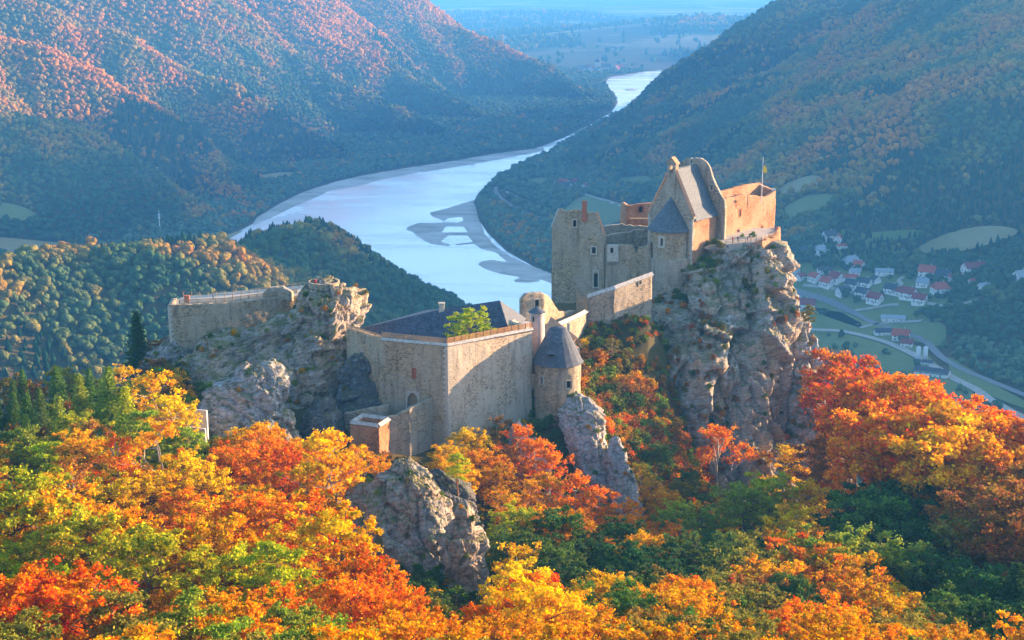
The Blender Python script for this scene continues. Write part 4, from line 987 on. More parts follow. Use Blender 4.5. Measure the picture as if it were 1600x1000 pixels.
p = T.location; mb = MB(); mb.box((p.x, p.y+1, p.z+.8), (1.2, .7, 1.5)); mb.build('body', M['brick'], T); mb = MB(); mb.box((p.x, p.y+1, p.z+1.65), (1.4, .9, .12)); mb.build('lid', M['brick'], T); root_fix(T)
T = prop(empty('parapet_ruin', (*XY(435, 450, 331), zq)), 'low broken parapet of rubble on the lookout between fence and rock summit', 'wall')
wall(T, 'rubble', [XY(410, 455, 333), XY(455, 452, 331)], zq-1, [(0, zq+.6), (.15, zq+2.0), (.3, zq+2.7), (.7, zq+2.6), (.9, zq+1.7), (1, zq+1.2)], 1.2, M['stone_grey'], rag=.5, seed=52, disp=.15); root_fix(T)
T = prop(empty('summit_parapet', (*XY(505, 445, 327), Zp(446, 327))), 'round stone parapet of the viewing platform on the rock summit', 'wall')
sc_ = XY(506, 442, 326.5); rp_ = np.array([(sc_[0]+3.8*math.cos(t), sc_[1]+3.4*math.sin(t)) for t in np.linspace(-math.pi, math.pi, 25)[:-1]])
wall(T, 'masonry', rp_, Zp(452, 326), Zp(440, 326)+.0, .55, M['stone'], closed=True, rag=.15, seed=53, disp=.1)
mb = MB(); mb.prism([tuple(q*.96+sc_*.04) for q in rp_], Zp(452, 326), Zp(446, 326)); mb.build('platform', M['concrete'], T); root_fix(T)
# small dark roofed shed left of the crag
T = prop(empty('shed', (*XY(196, 615, 300), Zp(615, 300))), 'small dark roofed shed left of the layered slabs', 'shed')
p = at(197, 600, 305); mb = MB(); mb.box((p[0], p[1], p[2]-2), (4, 4, 3)); mb.build('wall', M['wood'], T)
mb = MB(); mb.add([(p[0]-2.4, p[1]-2.4, p[2]-.5), (p[0]+2.4, p[1]-2.4, p[2]-.5), (p[0]+2.4, p[1]+2.4, p[2]-.5), (p[0]-2.4, p[1]+2.4, p[2]-.5), (p[0]-1, p[1], p[2]+1.4), (p[0]+1, p[1], p[2]+1.4)], [(0,1,5,4), (1,2,5), (2,3,4,5), (3,0,4), (3,2,1,0)]); mb.build('roof', M['slate_dark'], T); root_fix(T)
# ---- people
def m_cloth(n, c): return m_plain(n, c, .9, .1)
SKIN = m_cloth('skin', (.55,.33,.24)); HAIR = m_cloth('hair', (.05,.03,.02)); TROU = m_cloth('trousers', (.04,.05,.09))
def person(loc, top, label, face=0.0, arm=.0):
    """one skinned body with jacket and hair; about 1.75 m"""
    J = [((0,0,.95),.15),((0,0,1.15),.14),((0,0,1.38),.17),((0,0,1.5),.06),((0,0,1.6),.085),((0,0,1.72),.07)]
    E = [(0,1),(1,2),(2,3),(3,4),(4,5)]
    for sx in (-1, 1):
        b = len(J)
        J += [((sx*.19,0,1.42),.065),((sx*.25,.02+arm*.05,1.15),.048),((sx*.22,-.12-arm*.2,.95+arm*.25),.036),((sx*.2,-.2-arm*.25,.9+arm*.3),.034)]
        E += [(2,b),(b,b+1),(b+1,b+2),(b+2,b+3)]
        b = len(J)
        J += [((sx*.1,0,.86),.1),((sx*.11,-.02,.48),.065),((sx*.12,.03,.08),.045),((sx*.13,-.14,.04),.04)]
        E += [(0,b),(b,b+1),(b+1,b+2),(b+2,b+3)]
    me = bpy.data.meshes.new('person'); me.from_pydata([j[0] for j in J], E, []); 
    o = link('person', me); sk = o.modifiers.new('skin', 'SKIN'); 
    for i, j in enumerate(J): me.skin_vertices[0].data[i].radius = (j[1], j[1]*(.75 if i < 3 else 1))
    me.skin_vertices[0].data[0].use_root = True
    o.modifiers.new('sub', 'SUBSURF').render_levels = 1
    dg = bpy.context.evaluated_depsgraph_get(); ev = o.evaluated_get(dg); nm = bpy.data.meshes.new_from_object(ev)
    o.modifiers.clear(); o.data = nm
    nm.materials.clear(); nm.materials.append(SKIN); nm.materials.append(m_cloth('jacket', top)); nm.materials.append(TROU)
    for f in nm.polygons:
        z = f.center.z; x = abs(f.center.x)
        f.material_index = 1 if (.92 < z < 1.5 or (x > .16 and z > .9 and f.center.y > -.2)) else (2 if z <= .92 else 0)
        f.use_smooth = True
    hm = MB(); hv = []
    for j in range(5):
        ph = j/4*1.7
        for k in range(10): q = 2*math.pi*k/10; hv.append((.105*math.sin(ph)*math.cos(q), .02+.115*math.sin(ph)*math.sin(q), 1.66+.12*math.cos(ph)))
    hm.add(hv, [tuple(int(v) for v in f) for f in grid_faces(10, 5, True)]); hm.build('hair', HAIR, o, True)
    o.location = loc; o.rotation_euler = (0, 0, face); return prop(o, label, 'person')
q = XY(1145, 371, 389); person((q[0], q[1], ztr-.4), (.55,.04,.04), 'person in a red jacket by the fence below the keep', .3)
q = XY(1153, 371, 390); person((q[0], q[1], ztr-.4), (.05,.06,.10), 'person in dark clothes at the doorway of the keep', -.8)
q = XY(1168, 371, 389.5); person((q[0], q[1], ztr-.4), (.08,.12,.25), 'person in a blue jacket leaning on the middle of the keep terrace fence', .1, 1)
q = on_z(333, 466, zq); person((q[0], q[1], zq-.4), (.06,.08,.12), 'person in dark clothes walking along the lookout bastion', 1.4)
q = sc_ + [-3.0+1.2, -1.2]; person((q[0], q[1], Zp(446, 326)), (.65,.03,.06), 'person in a bright red coat on the rock summit platform', .2)
q = on_z(420, 461, zq); person((q[0], q[1]+.6, zq-.4), (.55,.05,.12), 'person in a dark pink jacket beside the low rubble parapet', .5)
# ============================================================ trees
def quads_mesh(name, C, size, flat, hue, val, mat, rs, extra=None):
    """leaf sprays: one small bent quad per centre"""
    n = len(C)
    a = rs.normal(size=(n, 3)); a /= np.linalg.norm(a, axis=1, keepdims=True)
    b = np.cross(a, rs.normal(size=(n, 3))); b[:, 2] *= flat; b /= np.linalg.norm(b, axis=1, keepdims=True) + 1e-9
    a = np.cross(b, a); a[:, 2] *= flat; a /= np.linalg.norm(a, axis=1, keepdims=True) + 1e-9
    s = size[:, None]
    V = np.stack([C - a*s - b*s*.6, C + a*s*.2 - b*s*.8, C + a*s + b*s*.5, C - a*s*.3 + b*s*.8], 1).reshape(-1, 3)
    Fq = np.arange(4*n).reshape(-1, 4)
    if extra is not None:
        EV, EF, eh, evv = extra
        V = np.vstack([V, EV]); faces = [Fq, EF + 4*n]; hue = np.concatenate([hue, eh]); val = np.concatenate([val, evv])
    else: faces = Fq
    me = np_mesh(name, V, faces, [mat])
    for k, arr in (('hue', hue), ('val', val)):
        at_ = me.attributes.new(k, 'FLOAT', 'FACE'); at_.data.foreach_set('value', arr.astype(np.float32))
    return me
def clump_cloud(rs, clumps, per, lsize, flat=.7):
    C, S, Hh, Vv = [], [], [], []
    for (p, r, rz, h) in clumps:
        n = int(per*(r/1.2)**1.6) + 12
        d = rs.normal(size=(n, 3)); d /= np.linalg.norm(d, axis=1, keepdims=True); d *= np.abs(rs.normal(size=(n, 1)))*.42 + .38*rs.rand(n, 1)
        C.append(np.array(p) + d*np.array([r, r, rz])); S.append(lsize*(.6+.8*rs.rand(n)))
        Hh.append(np.clip(h + rs.normal(size=n)*.24, -.1, 1.1)); Vv.append(np.clip(rs.rand()*.4 + .0 + rs.rand(n)**1.3*.85, 0, 1.2))
    return np.concatenate(C), np.concatenate(S), np.concatenate(Hh), np.concatenate(Vv)
def make_broad(seed, Ht=18, wr=.30, z0=.30, nl=23, per=105, ls=.19, airy=0.0, lean=.0):
    rs = np.random.RandomState(seed); tr = MB()
    top = np.array([rs.normal()*.6, rs.normal()*.6, Ht*.86])
    trunk = [np.array([0, 0, -2.5])] + [np.array([math.sin(k*1.3+seed)*.22*k + lean*k, math.cos(k*1.1+seed)*.2*k, Ht*.86*k/5]) for k in range(6)]
    tr.tube(trunk, [.40, .34, .29, .23, .17, .11, .04], 7)
    clumps = []
    for i in range(nl):
        f = z0 + (.84-z0)*(i+.5)/nl; k = f/.86*5; j = min(4, int(k)); p0 = trunk[j+1] + (trunk[min(6, j+2)]-trunk[j+1])*(k-j)
        ang = i*2.4 + rs.rand()*.6
        prof = math.sin(math.pi*min(1, max(.08, (f-z0+.10)/(1.02-z0))))**.6
        L = Ht*wr*prof*(.75+.4*rs.rand()); up = (.25+.55*f)*L*.8
        mid = p0 + np.array([math.cos(ang)*L*.55, math.sin(ang)*L*.55, up*.45]); end = p0 + np.array([math.cos(ang)*L, math.sin(ang)*L, up])
        tr.tube([p0, mid, end], [.13*(1.25-f), .08, .02], 5)
        for q, fr in ((end, 1), (mid + (end-mid)*.5 + rs.normal(size=3)*.8, .7), (mid + rs.normal(size=3)*1.0, .4)):
            if fr == .4 and rs.rand() < .4 + airy*.4: continue
            clumps.append((q + rs.normal(size=3)*.35, (.8+.65*rs.rand())*Ht/17, (.5+.3*rs.rand())*Ht/18, .5 + .22*(rs.rand()-.5) + .16*(f-.5)))
        for s in range(2):
            e2 = end + np.array([math.cos(ang+(s-.5)*1.7)*L*.34, math.sin(ang+(s-.5)*1.7)*L*.34, rs.rand()*1.6])
            tr.tube([mid + (end-mid)*.4, e2], [.06, .015], 4); clumps.append((e2, (.65+.5*rs.rand())*Ht/17, (.45+.3*rs.rand())*Ht/18, .5 + .3*(rs.rand()-.5)))
    for i in range(9): clumps.append((np.array([rs.normal()*1.4*wr/.3, rs.normal()*1.4*wr/.3, Ht*(.84+.13*rs.rand())]), 1.0+.5*rs.rand(), .9, .6 + .2*(rs.rand()-.5)))
    C, S, h, v = clump_cloud(rs, clumps, per*(1-airy*.6), ls)
    return tr, (C, S, .75, h, v)
def make_pine(seed, Ht=15):
    rs = np.random.RandomState(seed); tr = MB()
    tp = [np.array([0, 0, -2.0]), np.array([0, 0, 0]), np.array([.3, .1, Ht*.35]), np.array([-.1, .3, Ht*.7]), np.array([.2, 0, Ht*.97])]
    tr.tube(tp, [.3, .27, .21, .14, .04], 7); clumps = []
    for i in range(17):
        f = .42 + .55*i/17; ang = i*2.5 + rs.rand(); L = (1-abs(f-.62)*1.5)*Ht*.26*(.7+.5*rs.rand())
        p0 = np.array([.1, .1, Ht*f]); e = p0 + np.array([math.cos(ang)*L, math.sin(ang)*L, L*.12 + rs.rand()*.5])
        tr.tube([p0, (p0+e)/2 + [0, 0, -.15], e], [.09, .06, .02], 5)
        for q in (e, (p0+e)/2 + [0, 0, .3]): clumps.append((q + rs.normal(size=3)*.25, 1.1+.5*rs.rand(), .42, .5 + .25*(rs.rand()-.5)))
    clumps.append((np.array([.2, 0, Ht*.98]), 1.2, .7, .6))
    C, S, h, v = clump_cloud(rs, clumps, 150, .17); return tr, (C, S, 1.0, h, v)
def make_spruce(seed, Ht=18):
    rs = np.random.RandomState(seed); tr = MB(); tr.tube([(0, 0, -2), (0, 0, Ht*.5), (0, 0, Ht)], [.28, .18, .03], 6); C, S, h, v = [], [], [], []
    for i in range(26):
        f = .08 + .9*i/26; Rr = Ht*.2*(1-f)**.85 + .15; nb = 9
        for b in range(nb):
            ang = 2*math.pi*b/nb + i*.37 + rs.rand()*.3; L = Rr*(.75+.45*rs.rand()); n = int(10+L*9)
            t = rs.rand(n)**.7; p = np.stack([np.cos(ang)*L*t, np.sin(ang)*L*t, Ht*f - L*t*.38 + .25*t*t*L], 1) + rs.normal(size=(n, 3))*np.array([.16, .16, .1])*(.6+t[:, None])
            C.append(p); S.append(.15+.1*rs.rand(n)); h.append(np.full(n, .45+.2*rs.rand())); v.append(np.clip(.25+.4*rs.rand()*np.ones(n)+.2*rs.rand(n), 0, 1))
    return tr, tuple([np.concatenate(C), np.concatenate(S), .5, np.concatenate(h), np.concatenate(v)])
def make_shrub(seed, Ht=3.0):
    rs = np.random.RandomState(seed); tr = MB(); clumps = []
    for i in range(8):
        ang = i*2.4; e = np.array([math.cos(ang)*Ht*.42*rs.rand(), math.sin(ang)*Ht*.42*rs.rand(), Ht*(.35+.5*rs.rand())])
        tr.tube([(0, 0, -.4), tuple(e*.5), tuple(e)], [.06, .04, .015], 4); clumps.append((e, .55+.4*rs.rand(), .5+.2*rs.rand(), .5+.4*(rs.rand()-.5)))
        if i % 2: clumps.append((e*np.array([1.6, 1.6, .45]), .6, .45, .45))
    C, S, h, v = clump_cloud(rs, clumps, 190, .13); return tr, (C, S, .8, h, v)
def make_bare(seed, Ht=15):
    """fine-branched tree that has lost most of its leaves"""
    rs = np.random.RandomState(seed); tr = MB(); tips = []
    def br(p, d, L, r, lev):
        e = p + d*L; m = p + d*L*.5 + rs.normal(size=3)*L*.05; tr.tube([p, m, e], [r, r*.8, r*.55], 4 if lev else 6)
        if lev >= 3: tips.append(e); tips.append(m); return
        for k in range(4 if lev == 0 else 3):
            t = .35+.65*(k+1)/4; nd = d + rs.normal(size=3)*.55; nd[2] = abs(nd[2])*.6+.25; nd /= np.linalg.norm(nd)
            br(p + d*L*t, nd, L*(.62-.05*lev)*(.8+.4*rs.rand()), r*.55, lev+1)
    br(np.array([0, 0, -1.5]), np.array([0, .04, 1.0]), Ht*.5, .2, 0); br(np.array([0, 0, Ht*.45]), np.array([.05, 0, 1.]), Ht*.26, .12, 1)
    clumps = [(t, .75+.4*rs.rand(), .55, .5+.3*(rs.rand()-.5)) for t in tips]
    C, S, h, v = clump_cloud(rs, clumps, 26, .15); return tr, (C, S, .8, h, v)
KIND = {}
def reg(kind, label, builds, bark):
    KIND[kind] = []
    for tr, (C, S, flat, h, v) in builds:
        rs = np.random.RandomState(len(C))
        cm = quads_mesh('crown', C, S, flat, h, v, M['leaf'], rs)
        fm = cm.copy(); fm.materials[0] = M['leaf_far']
        to = tr.build('trunk', bark); tm = to.data; bpy.data.objects.remove(to)
        KIND[kind].append((cm, tm, fm, C[:, 2].max()))
reg('beech_tree', 'beech', [make_broad(s) for s in (1, 2, 3, 4)] + [make_broad(5, 20, .24, .34), make_broad(6, 16, .34, .22)], M['bark'])
reg('tall_beech', 'tall beech', [make_broad(s, 24, .23, .45, 16, 125, .21) for s in (11, 12, 13)], M['bark'])
reg('birch_tree', 'airy birch', [make_broad(s, 15, .24, .22, 14, 80, .19, .5) for s in (21, 22, 23)], M['bark_pale'])
reg('pine_tree', 'pine', [make_pine(s) for s in (31, 32, 33)], M['bark_red'])
reg('spruce_tree', 'spruce', [make_spruce(s) for s in (41, 42)], M['bark'])
reg('shrub', 'shrub', [make_shrub(s) for s in (51, 52, 53, 54)], M['bark'])
reg('bare_tree', 'half bare tree', [make_bare(s) for s in (61, 62)], M['bark_pale'])
KNAME = {'beech_tree': 'beech', 'tall_beech': 'beech', 'birch_tree': 'birch', 'pine_tree': 'pine', 'spruce_tree': 'spruce', 'bare_tree': 'tree', 'shrub': 'shrub'}
TINT = {'red-orange': (.66,.16,.012), 'orange': (.68,.21,.008), 'amber': (.66,.31,.010), 'golden': (.70,.44,.014), 'yellow-green': (.42,.44,.035), 'lime': (.25,.33,.04),
        'green': (.10,.17,.035), 'dark green': (.045,.095,.03), 'bronze': (.34,.15,.04), 'olive': (.25,.22,.04)}
# hand-placed trees: px, py of the top, distance, kind, colour
HT = [
 (122,584,262,'spruce_tree','lime'),(168,574,258,'spruce_tree','lime'),(60,606,268,'spruce_tree','green'),(20,612,272,'spruce_tree','green'),(90,620,250,'spruce_tree','lime'),
 (195,604,250,'spruce_tree','yellow-green'),(240,580,262,'birch_tree','golden'),(262,612,255,'birch_tree','golden'),(215,640,240,'pine_tree','lime'),(40,668,225,'pine_tree','lime'),(70,690,222,'pine_tree','yellow-green'),(15,672,228,'pine_tree','green'),
 (140,655,236,'birch_tree','bronze'),(180,680,222,'bare_tree','orange'),(245,655,225,'bare_tree','amber'),(290,700,225,'bare_tree','orange'),(110,720,205,'bare_tree','bronze'),
 (350,682,248,'beech_tree','amber'),(400,684,240,'beech_tree','orange'),(430,690,238,'beech_tree','orange'),(370,700,225,'beech_tree','orange'),(320,730,215,'beech_tree','golden'),
 (505,672,232,'birch_tree','golden'),(520,700,226,'birch_tree','amber'),(480,720,222,'birch_tree','golden'),(560,695,262,'bare_tree','amber'),
 (730,668,281,'beech_tree','golden'),(700,690,272,'beech_tree','golden'),(755,700,272,'beech_tree','amber'),(715,722,228,'pine_tree','yellow-green'),(650,712,262,'shrub','green'),(620,705,268,'shrub','lime'),
 (600,715,265,'shrub','amber'),(812,665,284,'birch_tree','orange'),(835,680,280,'birch_tree','orange'),(860,700,276,'birch_tree','orange'),(800,700,278,'birch_tree','bronze'),(780,650,290,'bare_tree','bronze'),
 (905,740,262,'birch_tree','orange'),(930,760,258,'birch_tree','orange'),(850,740,262,'birch_tree','amber'),(880,775,255,'birch_tree','orange'),(820,770,262,'birch_tree','amber'),
 (940,640,312,'shrub','orange'),(955,560,345,'birch_tree','olive'),(975,600,335,'birch_tree','bronze'),(940,545,345,'shrub','olive'),(1000,720,300,'birch_tree','golden'),(1015,745,296,'birch_tree','golden'),(1030,760,290,'beech_tree','amber'),
 (1075,735,305,'beech_tree','green'),(1060,750,300,'beech_tree','olive'),(1125,640,322,'bare_tree','orange'),
 (1195,742,282,'beech_tree','yellow-green'),(1165,760,276,'beech_tree','lime'),(1265,755,282,'beech_tree','golden'),(1250,790,262,'beech_tree','golden'),(1235,625,335,'birch_tree','golden'),(1195,670,325,'shrub','green'),
 (1290,560,330,'pine_tree','bronze'),(1300,600,326,'spruce_tree','bronze'),(1335,720,305,'bare_tree','orange'),
 (1352,532,318,'tall_beech','orange'),(1378,530,312,'tall_beech','red-orange'),(1322,536,352,'tall_beech','red-orange'),(1264,486,376,'pine_tree','olive'),(1400,545,300,'tall_beech','red-orange'),(1385,560,292,'tall_beech','orange'),(1425,565,292,'tall_beech','orange'),
 (1385,600,300,'tall_beech','orange'),(1450,600,282,'tall_beech','orange'),(1480,625,262,'tall_beech','amber'),(1440,620,262,'tall_beech','orange'),(1520,650,256,'tall_beech','golden'),(1490,660,246,'tall_beech','amber'),(1545,645,262,'tall_beech','red-orange'),
 (1580,655,256,'tall_beech','orange'),(1610,650,252,'tall_beech','red-orange'),(1560,700,240,'tall_beech','orange'),(1600,720,234,'tall_beech','bronze'),(1380,640,268,'tall_beech','orange'),(1420,680,256,'beech_tree','bronze'),(1560,760,220,'tall_beech','bronze'),(1600,770,212,'tall_beech','bronze'),
 (1640,700,240,'tall_beech','orange'),(1500,800,218,'birch_tree','olive'),
 (1450,810,222,'beech_tree','dark green'),(1400,745,240,'beech_tree','dark green'),(1380,760,236,'beech_tree','green'),(1430,860,205,'beech_tree','green'),(1360,740,250,'beech_tree','dark green'),(1480,870,196,'beech_tree','dark green'),(1540,890,180,'beech_tree','dark green'),(1590,880,178,'spruce_tree','dark green'),(1500,930,165,'beech_tree','green'),(1570,950,158,'beech_tree','dark green'),
 (930,840,212,'beech_tree','dark green'),(985,850,206,'beech_tree','dark green'),(1030,870,200,'beech_tree','dark green'),(1060,840,212,'beech_tree','green'),(885,870,205,'beech_tree','green'),(970,890,190,'beech_tree','dark green'),(1010,835,216,'beech_tree','amber'),
 (1120,835,208,'beech_tree','green'),(1160,850,200,'beech_tree','olive'),(1210,870,192,'beech_tree','amber'),(1180,900,182,'beech_tree','bronze'),(1140,915,178,'beech_tree','olive'),(1240,900,182,'beech_tree','green'),(1290,830,206,'beech_tree','lime'),(1325,850,200,'beech_tree','golden'),(1270,850,202,'beech_tree','orange'),(1340,890,184,'beech_tree','amber'),(1390,840,206,'beech_tree','lime'),(1400,930,166,'beech_tree','amber'),(1360,960,156,'beech_tree','amber'),(1310,960,156,'beech_tree','orange'),(1440,960,154,'beech_tree','olive'),
 (430,850,150,'pine_tree','yellow-green'),(290,925,128,'pine_tree','lime'),(170,925,126,'pine_tree','olive'),(60,745,172,'beech_tree','amber'),(20,745,168,'beech_tree','yellow-green'),(130,800,160,'beech_tree','yellow-green'),(180,790,164,'beech_tree','amber'),
 (60,880,134,'beech_tree','red-orange'),(120,900,128,'beech_tree','orange'),(20,900,126,'beech_tree','red-orange'),(10,960,116,'beech_tree','olive'),(230,830,150,'beech_tree','yellow-green'),(330,800,164,'beech_tree','amber'),(520,800,168,'beech_tree','golden'),(560,860,156,'beech_tree','orange'),(590,890,158,'beech_tree','amber'),(620,935,140,'beech_tree','orange'),(540,900,142,'beech_tree','orange'),(460,780,178,'beech_tree','orange'),(400,770,186,'beech_tree','orange'),
 (660,985,138,'beech_tree','amber'),(815,885,172,'beech_tree','golden'),(830,900,160,'beech_tree','orange'),(880,925,146,'beech_tree','golden'),(800,930,146,'beech_tree','orange'),(930,960,136,'beech_tree','amber'),(1000,975,134,'beech_tree','olive'),(806,850,196,'birch_tree','golden'),(1080,960,142,'beech_tree','green'),(1120,970,140,'beech_tree','amber'),(870,985,128,'beech_tree','amber'),(1190,975,140,'beech_tree','olive'),(1250,980,140,'beech_tree','amber'),
 (735,480,308,'beech_tree','yellow-green'),
]
rs = np.random.RandomState(5)
TR = []      # x, y, ground z, height, kind, colour, top px, top py
from mathutils.bvhtree import BVHTree
_rv, _rf = [], []
for o in COL.objects:
    if o.type == 'MESH' and o.get('category') in ('cliff', 'rock'):
        v = np.empty(len(o.data.vertices)*3, np.float32); o.data.vertices.foreach_get('co', v); f = np.empty(len(o.data.loops), np.int32); o.data.loops.foreach_get('vertex_index', f)
        _rf.append(f.reshape(-1, 4) + sum(len(a) for a in _rv)); _rv.append(v.reshape(-1, 3))
BV = BVHTree.FromPolygons(np.vstack(_rv).tolist(), np.vstack(_rf).tolist())
def rock_top(x, y, z=400.0):
    r = BV.ray_cast(Vector((x, y, z)), Vector((0, 0, -1))); return -99.0 if r[0] is None else r[0].z
def ground_at(x, y, z=400.0): return max(float(H(np.array([x]), np.array([y]))[0]), rock_top(x, y, z))
for i, (px, py, Y, kind, colr) in enumerate(HT):
    p = at(px, py, Y); g = ground_at(p[0], p[1], p[2]-2)
    if i == len(HT)-1: g = zc-8; p = at(px, py, 308.5)
    h = p[2] - g
    lim = {'shrub': (2, 5), 'birch_tree': (6, 17), 'bare_tree': (8, 18), 'pine_tree': (8, 18), 'spruce_tree': (9, 24), 'tall_beech': (17, 31), 'beech_tree': (8, 20)}[kind]
    if i == len(HT)-1: lim = (6, 18)
    if py < 700 and 900 < px < 1270: lim = (lim[0], lim[1])
    hh = min(max(h, lim[0]), lim[1]*1.2); TR.append([p[0], p[1], g, hh, kind, colr])
HAND = len(TR)
# the wood between them: jittered, in the colour of the nearest hand-placed tree
pts = np.array([[t[0], t[1]] for t in TR])
sp = 7.6; gx, gy = np.meshgrid(np.arange(-170, 330, sp), np.arange(70, 345, sp)); gx = gx.ravel() + rs.uniform(-3, 3, gx.size); gy = gy.ravel() + rs.uniform(-3, 3, gy.size)
gz = H(gx, gy); px_, py_, d_ = project(gx, gy, gz + 12)
ok = inside(NEAR_POLY, gx, gy) & (px_ > -500) & (px_ < 2300) & (py_ > 380) & (py_ < 1200)
# keep the castle, its rocks and the paths clear (pixel of the ground point, by distance)
pg, qg, _ = project(gx, gy, gz)
CLEAR = [(-62, 262, 28, 372), ]
ok &= ~((gx > -82) & (gx < 22) & (gy > 272))
ok &= ~((gx > 14) & (gx < 90) & (gy > 318))
ok &= ~((gx > 84) & (gx < 104) & (gy > 340))
ok &= ~((gx > -30) & (gx < -4) & (gy > 196) & (gy < 236))
ok &= ~((gx > -112) & (gx < -78) & (gy > 296))
ok &= ~((gx > 10) & (gx < 30) & (gy > 276) & (gy < 306))
ok &= ~((gx > -60) & (gx < -34) & (gy > 262))
for i in np.where(ok)[0]:
    d = np.hypot(pts[:, 0]-gx[i], pts[:, 1]-gy[i])
    if gx[i] > 100 and gy[i] > 236 and rs.rand() < .5: continue
    if 66 < gx[i] < 130 and 248 < gy[i] < 305: continue
    if 38 < gx[i] < 94 and gy[i] > 292: continue
    if -27 < gx[i] < 2 and 150 < gy[i] < 208: continue
    if d.min() < 5.0 or rock_top(gx[i], gy[i]) > gz[i] + 2: continue
    near = np.argsort(d)[:4]; j = near[rs.choice(4, p=[.55, .25, .12, .08])]; k, c = TR[j][4], TR[j][5]
    if k in ('shrub', 'bare_tree'): k = 'birch_tree'
    if k == 'pine_tree' and rs.rand() < .3: c = 'amber'
    if k == 'spruce_tree' and not (gx[i] < -84 and gy[i] > 215): k = 'beech_tree'
    if k in ('pine_tree',) and rs.rand() < .6: k = 'beech_tree'
    if k == 'tall_beech' and gy[i] > 0 and not (gx[i] > 78): k = 'beech_tree'
    if gx[i] > 100 and gy[i] > 232: k = 'tall_beech'
    h = {'birch_tree': 9, 'beech_tree': 11.5, 'pine_tree': 11, 'spruce_tree': 10, 'tall_beech': 22}[k]*(.82+.36*rs.rand())
    if 30 < gx[i] < 110 and gy[i] > 250: h = min(h, 9+2*rs.rand())
    if 36 < gx[i] < 90 and gy[i] > 296: h = min(h, 5.5)
    if -34 < gx[i] < 0 and 170 < gy[i] < 240: h = min(h, 7)
    TR.append([gx[i], gy[i], gz[i], h, k, c])
# ---- which ones show largest
TRa = []
for i, t in enumerate(TR):
    px, py, d = project(t[0], t[1], t[2]+t[3]); TRa.append((px, py, d))
score = np.array([(2.0 if i < HAND else 1.0)*TR[i][3]/TRa[i][2] for i in range(len(TR))])
order = np.argsort(-score); NIND = 285
ind = [i for i in order if -60 < TRa[i][0] < 1660 and TRa[i][1] < 1010][:NIND]; rest = [i for i in range(len(TR)) if i not in set(ind)]
LAND = [('the pointed gate', 645, 640), ('the barbican tower', 570, 720), ('the slanting grey boulder', 380, 640), ('the jagged foreground crag', 620, 800), ('the cracked rock pillar', 730, 900), ('the sunny corner of the courtyard wall', 700, 690),
        ('the round turret', 870, 630), ('the turret crag', 915, 720), ('the slim pale rock pillar', 970, 770), ('the foot of the great cliff', 1150, 740), ('the grey cliff shoulder', 1300, 740), ('the top of the sunlit beech ridge', 1340, 540),
        ('the layered grey slabs', 245, 600), ('the concrete retaining wall', 290, 690), ('the black roofed hall', 735, 500), ('the lower end of the beech ridge', 1580, 720), ('the dark trunks of the beech ridge', 1440, 740),
        ('the lower right corner', 1560, 950), ('the lower left corner', 40, 950), ('the middle of the lower edge', 900, 960), ('the lower edge below the pillar', 640, 960), ('the shady green gully', 980, 880), ('the amber slope below the great cliff', 1230, 880), ('the left edge of the wood', 20, 720), ('the left lower edge', 320, 950), ('the right lower edge', 1280, 970), ('the middle of the orange wood', 400, 800)]
ORD = ['', 'second ', 'third ', 'fourth ', 'fifth ', 'sixth ', 'seventh ', 'eighth ', 'ninth ', 'tenth ', 'eleventh ', 'twelfth ', 'thirteenth ', 'fourteenth ', 'fifteenth ', 'sixteenth ', 'seventeenth ', 'eighteenth ', 'nineteenth ', 'twentieth ']
buck = {}
for i in ind:
    px, py, _ = TRa[i]; py2 = py + 30
    dl = [math.hypot(px-a, py2-b) for _, a, b in LAND]; L = int(np.argmin(dl)); TRa[i] = (px, py, L, dl[L])
    buck.setdefault((L, KNAME[TR[i][4]], TR[i][5]), []).append(i)
lab = {}
for (L, k, c), ii in buck.items():
    ii.sort(key=lambda i: TRa[i][3])
    for r, i in enumerate(ii):
        kk = {'tree': 'half bare tree'}.get(k, k)
        lab[i] = f"{c} {kk} by {LAND[L][0]}" if len(ii) == 1 else f"{c} {kk}, {ORD[min(r, 19)]}nearest of its kind to {LAND[L][0]}"
lab[HAND-1] = 'single yellowish green tree inside the courtyard before the black roof'
GRP = {'beech_tree': 'beeches of the hillside wood', 'tall_beech': 'tall beeches on the ridge', 'birch_tree': 'birches on the rocky slopes', 'pine_tree': 'pines among the beeches', 'spruce_tree': 'spruces of the hillside wood', 'shrub': 'shrubs below the castle walls', 'bare_tree': 'half bare trees'}
def jit(c, rs, a=.16):
    c = np.array(c)*(1 + a*(rs.rand()-.5)*2); c[1] *= 1 + a*(rs.rand()-.5)*1.6; return np.clip(c, 0, .85)
for n, i in enumerate(ind):
    x, y, z, h, k, c = TR[i]; v = KIND[k][rs.randint(len(KIND[k]))]; s = h/v[3]
    nm = {'tall_beech': 'beech_tree', 'bare_tree': 'bare_tree'}.get(k, k)
    root = empty(nm, (x, y, z), rs.rand()*6.28); wx = 1.15 if i == HAND-1 else 1+.12*rs.rand(); root.scale = (s*wx, s*(wx if i == HAND-1 else 1+.12*rs.rand()), s)
    prop(root, lab[i], 'shrub' if k == 'shrub' else 'tree', GRP[k])
    cr = link('crown', v[0], root); cr.color = (*jit(TINT[c], rs), 1); link('trunk', v[1], root)
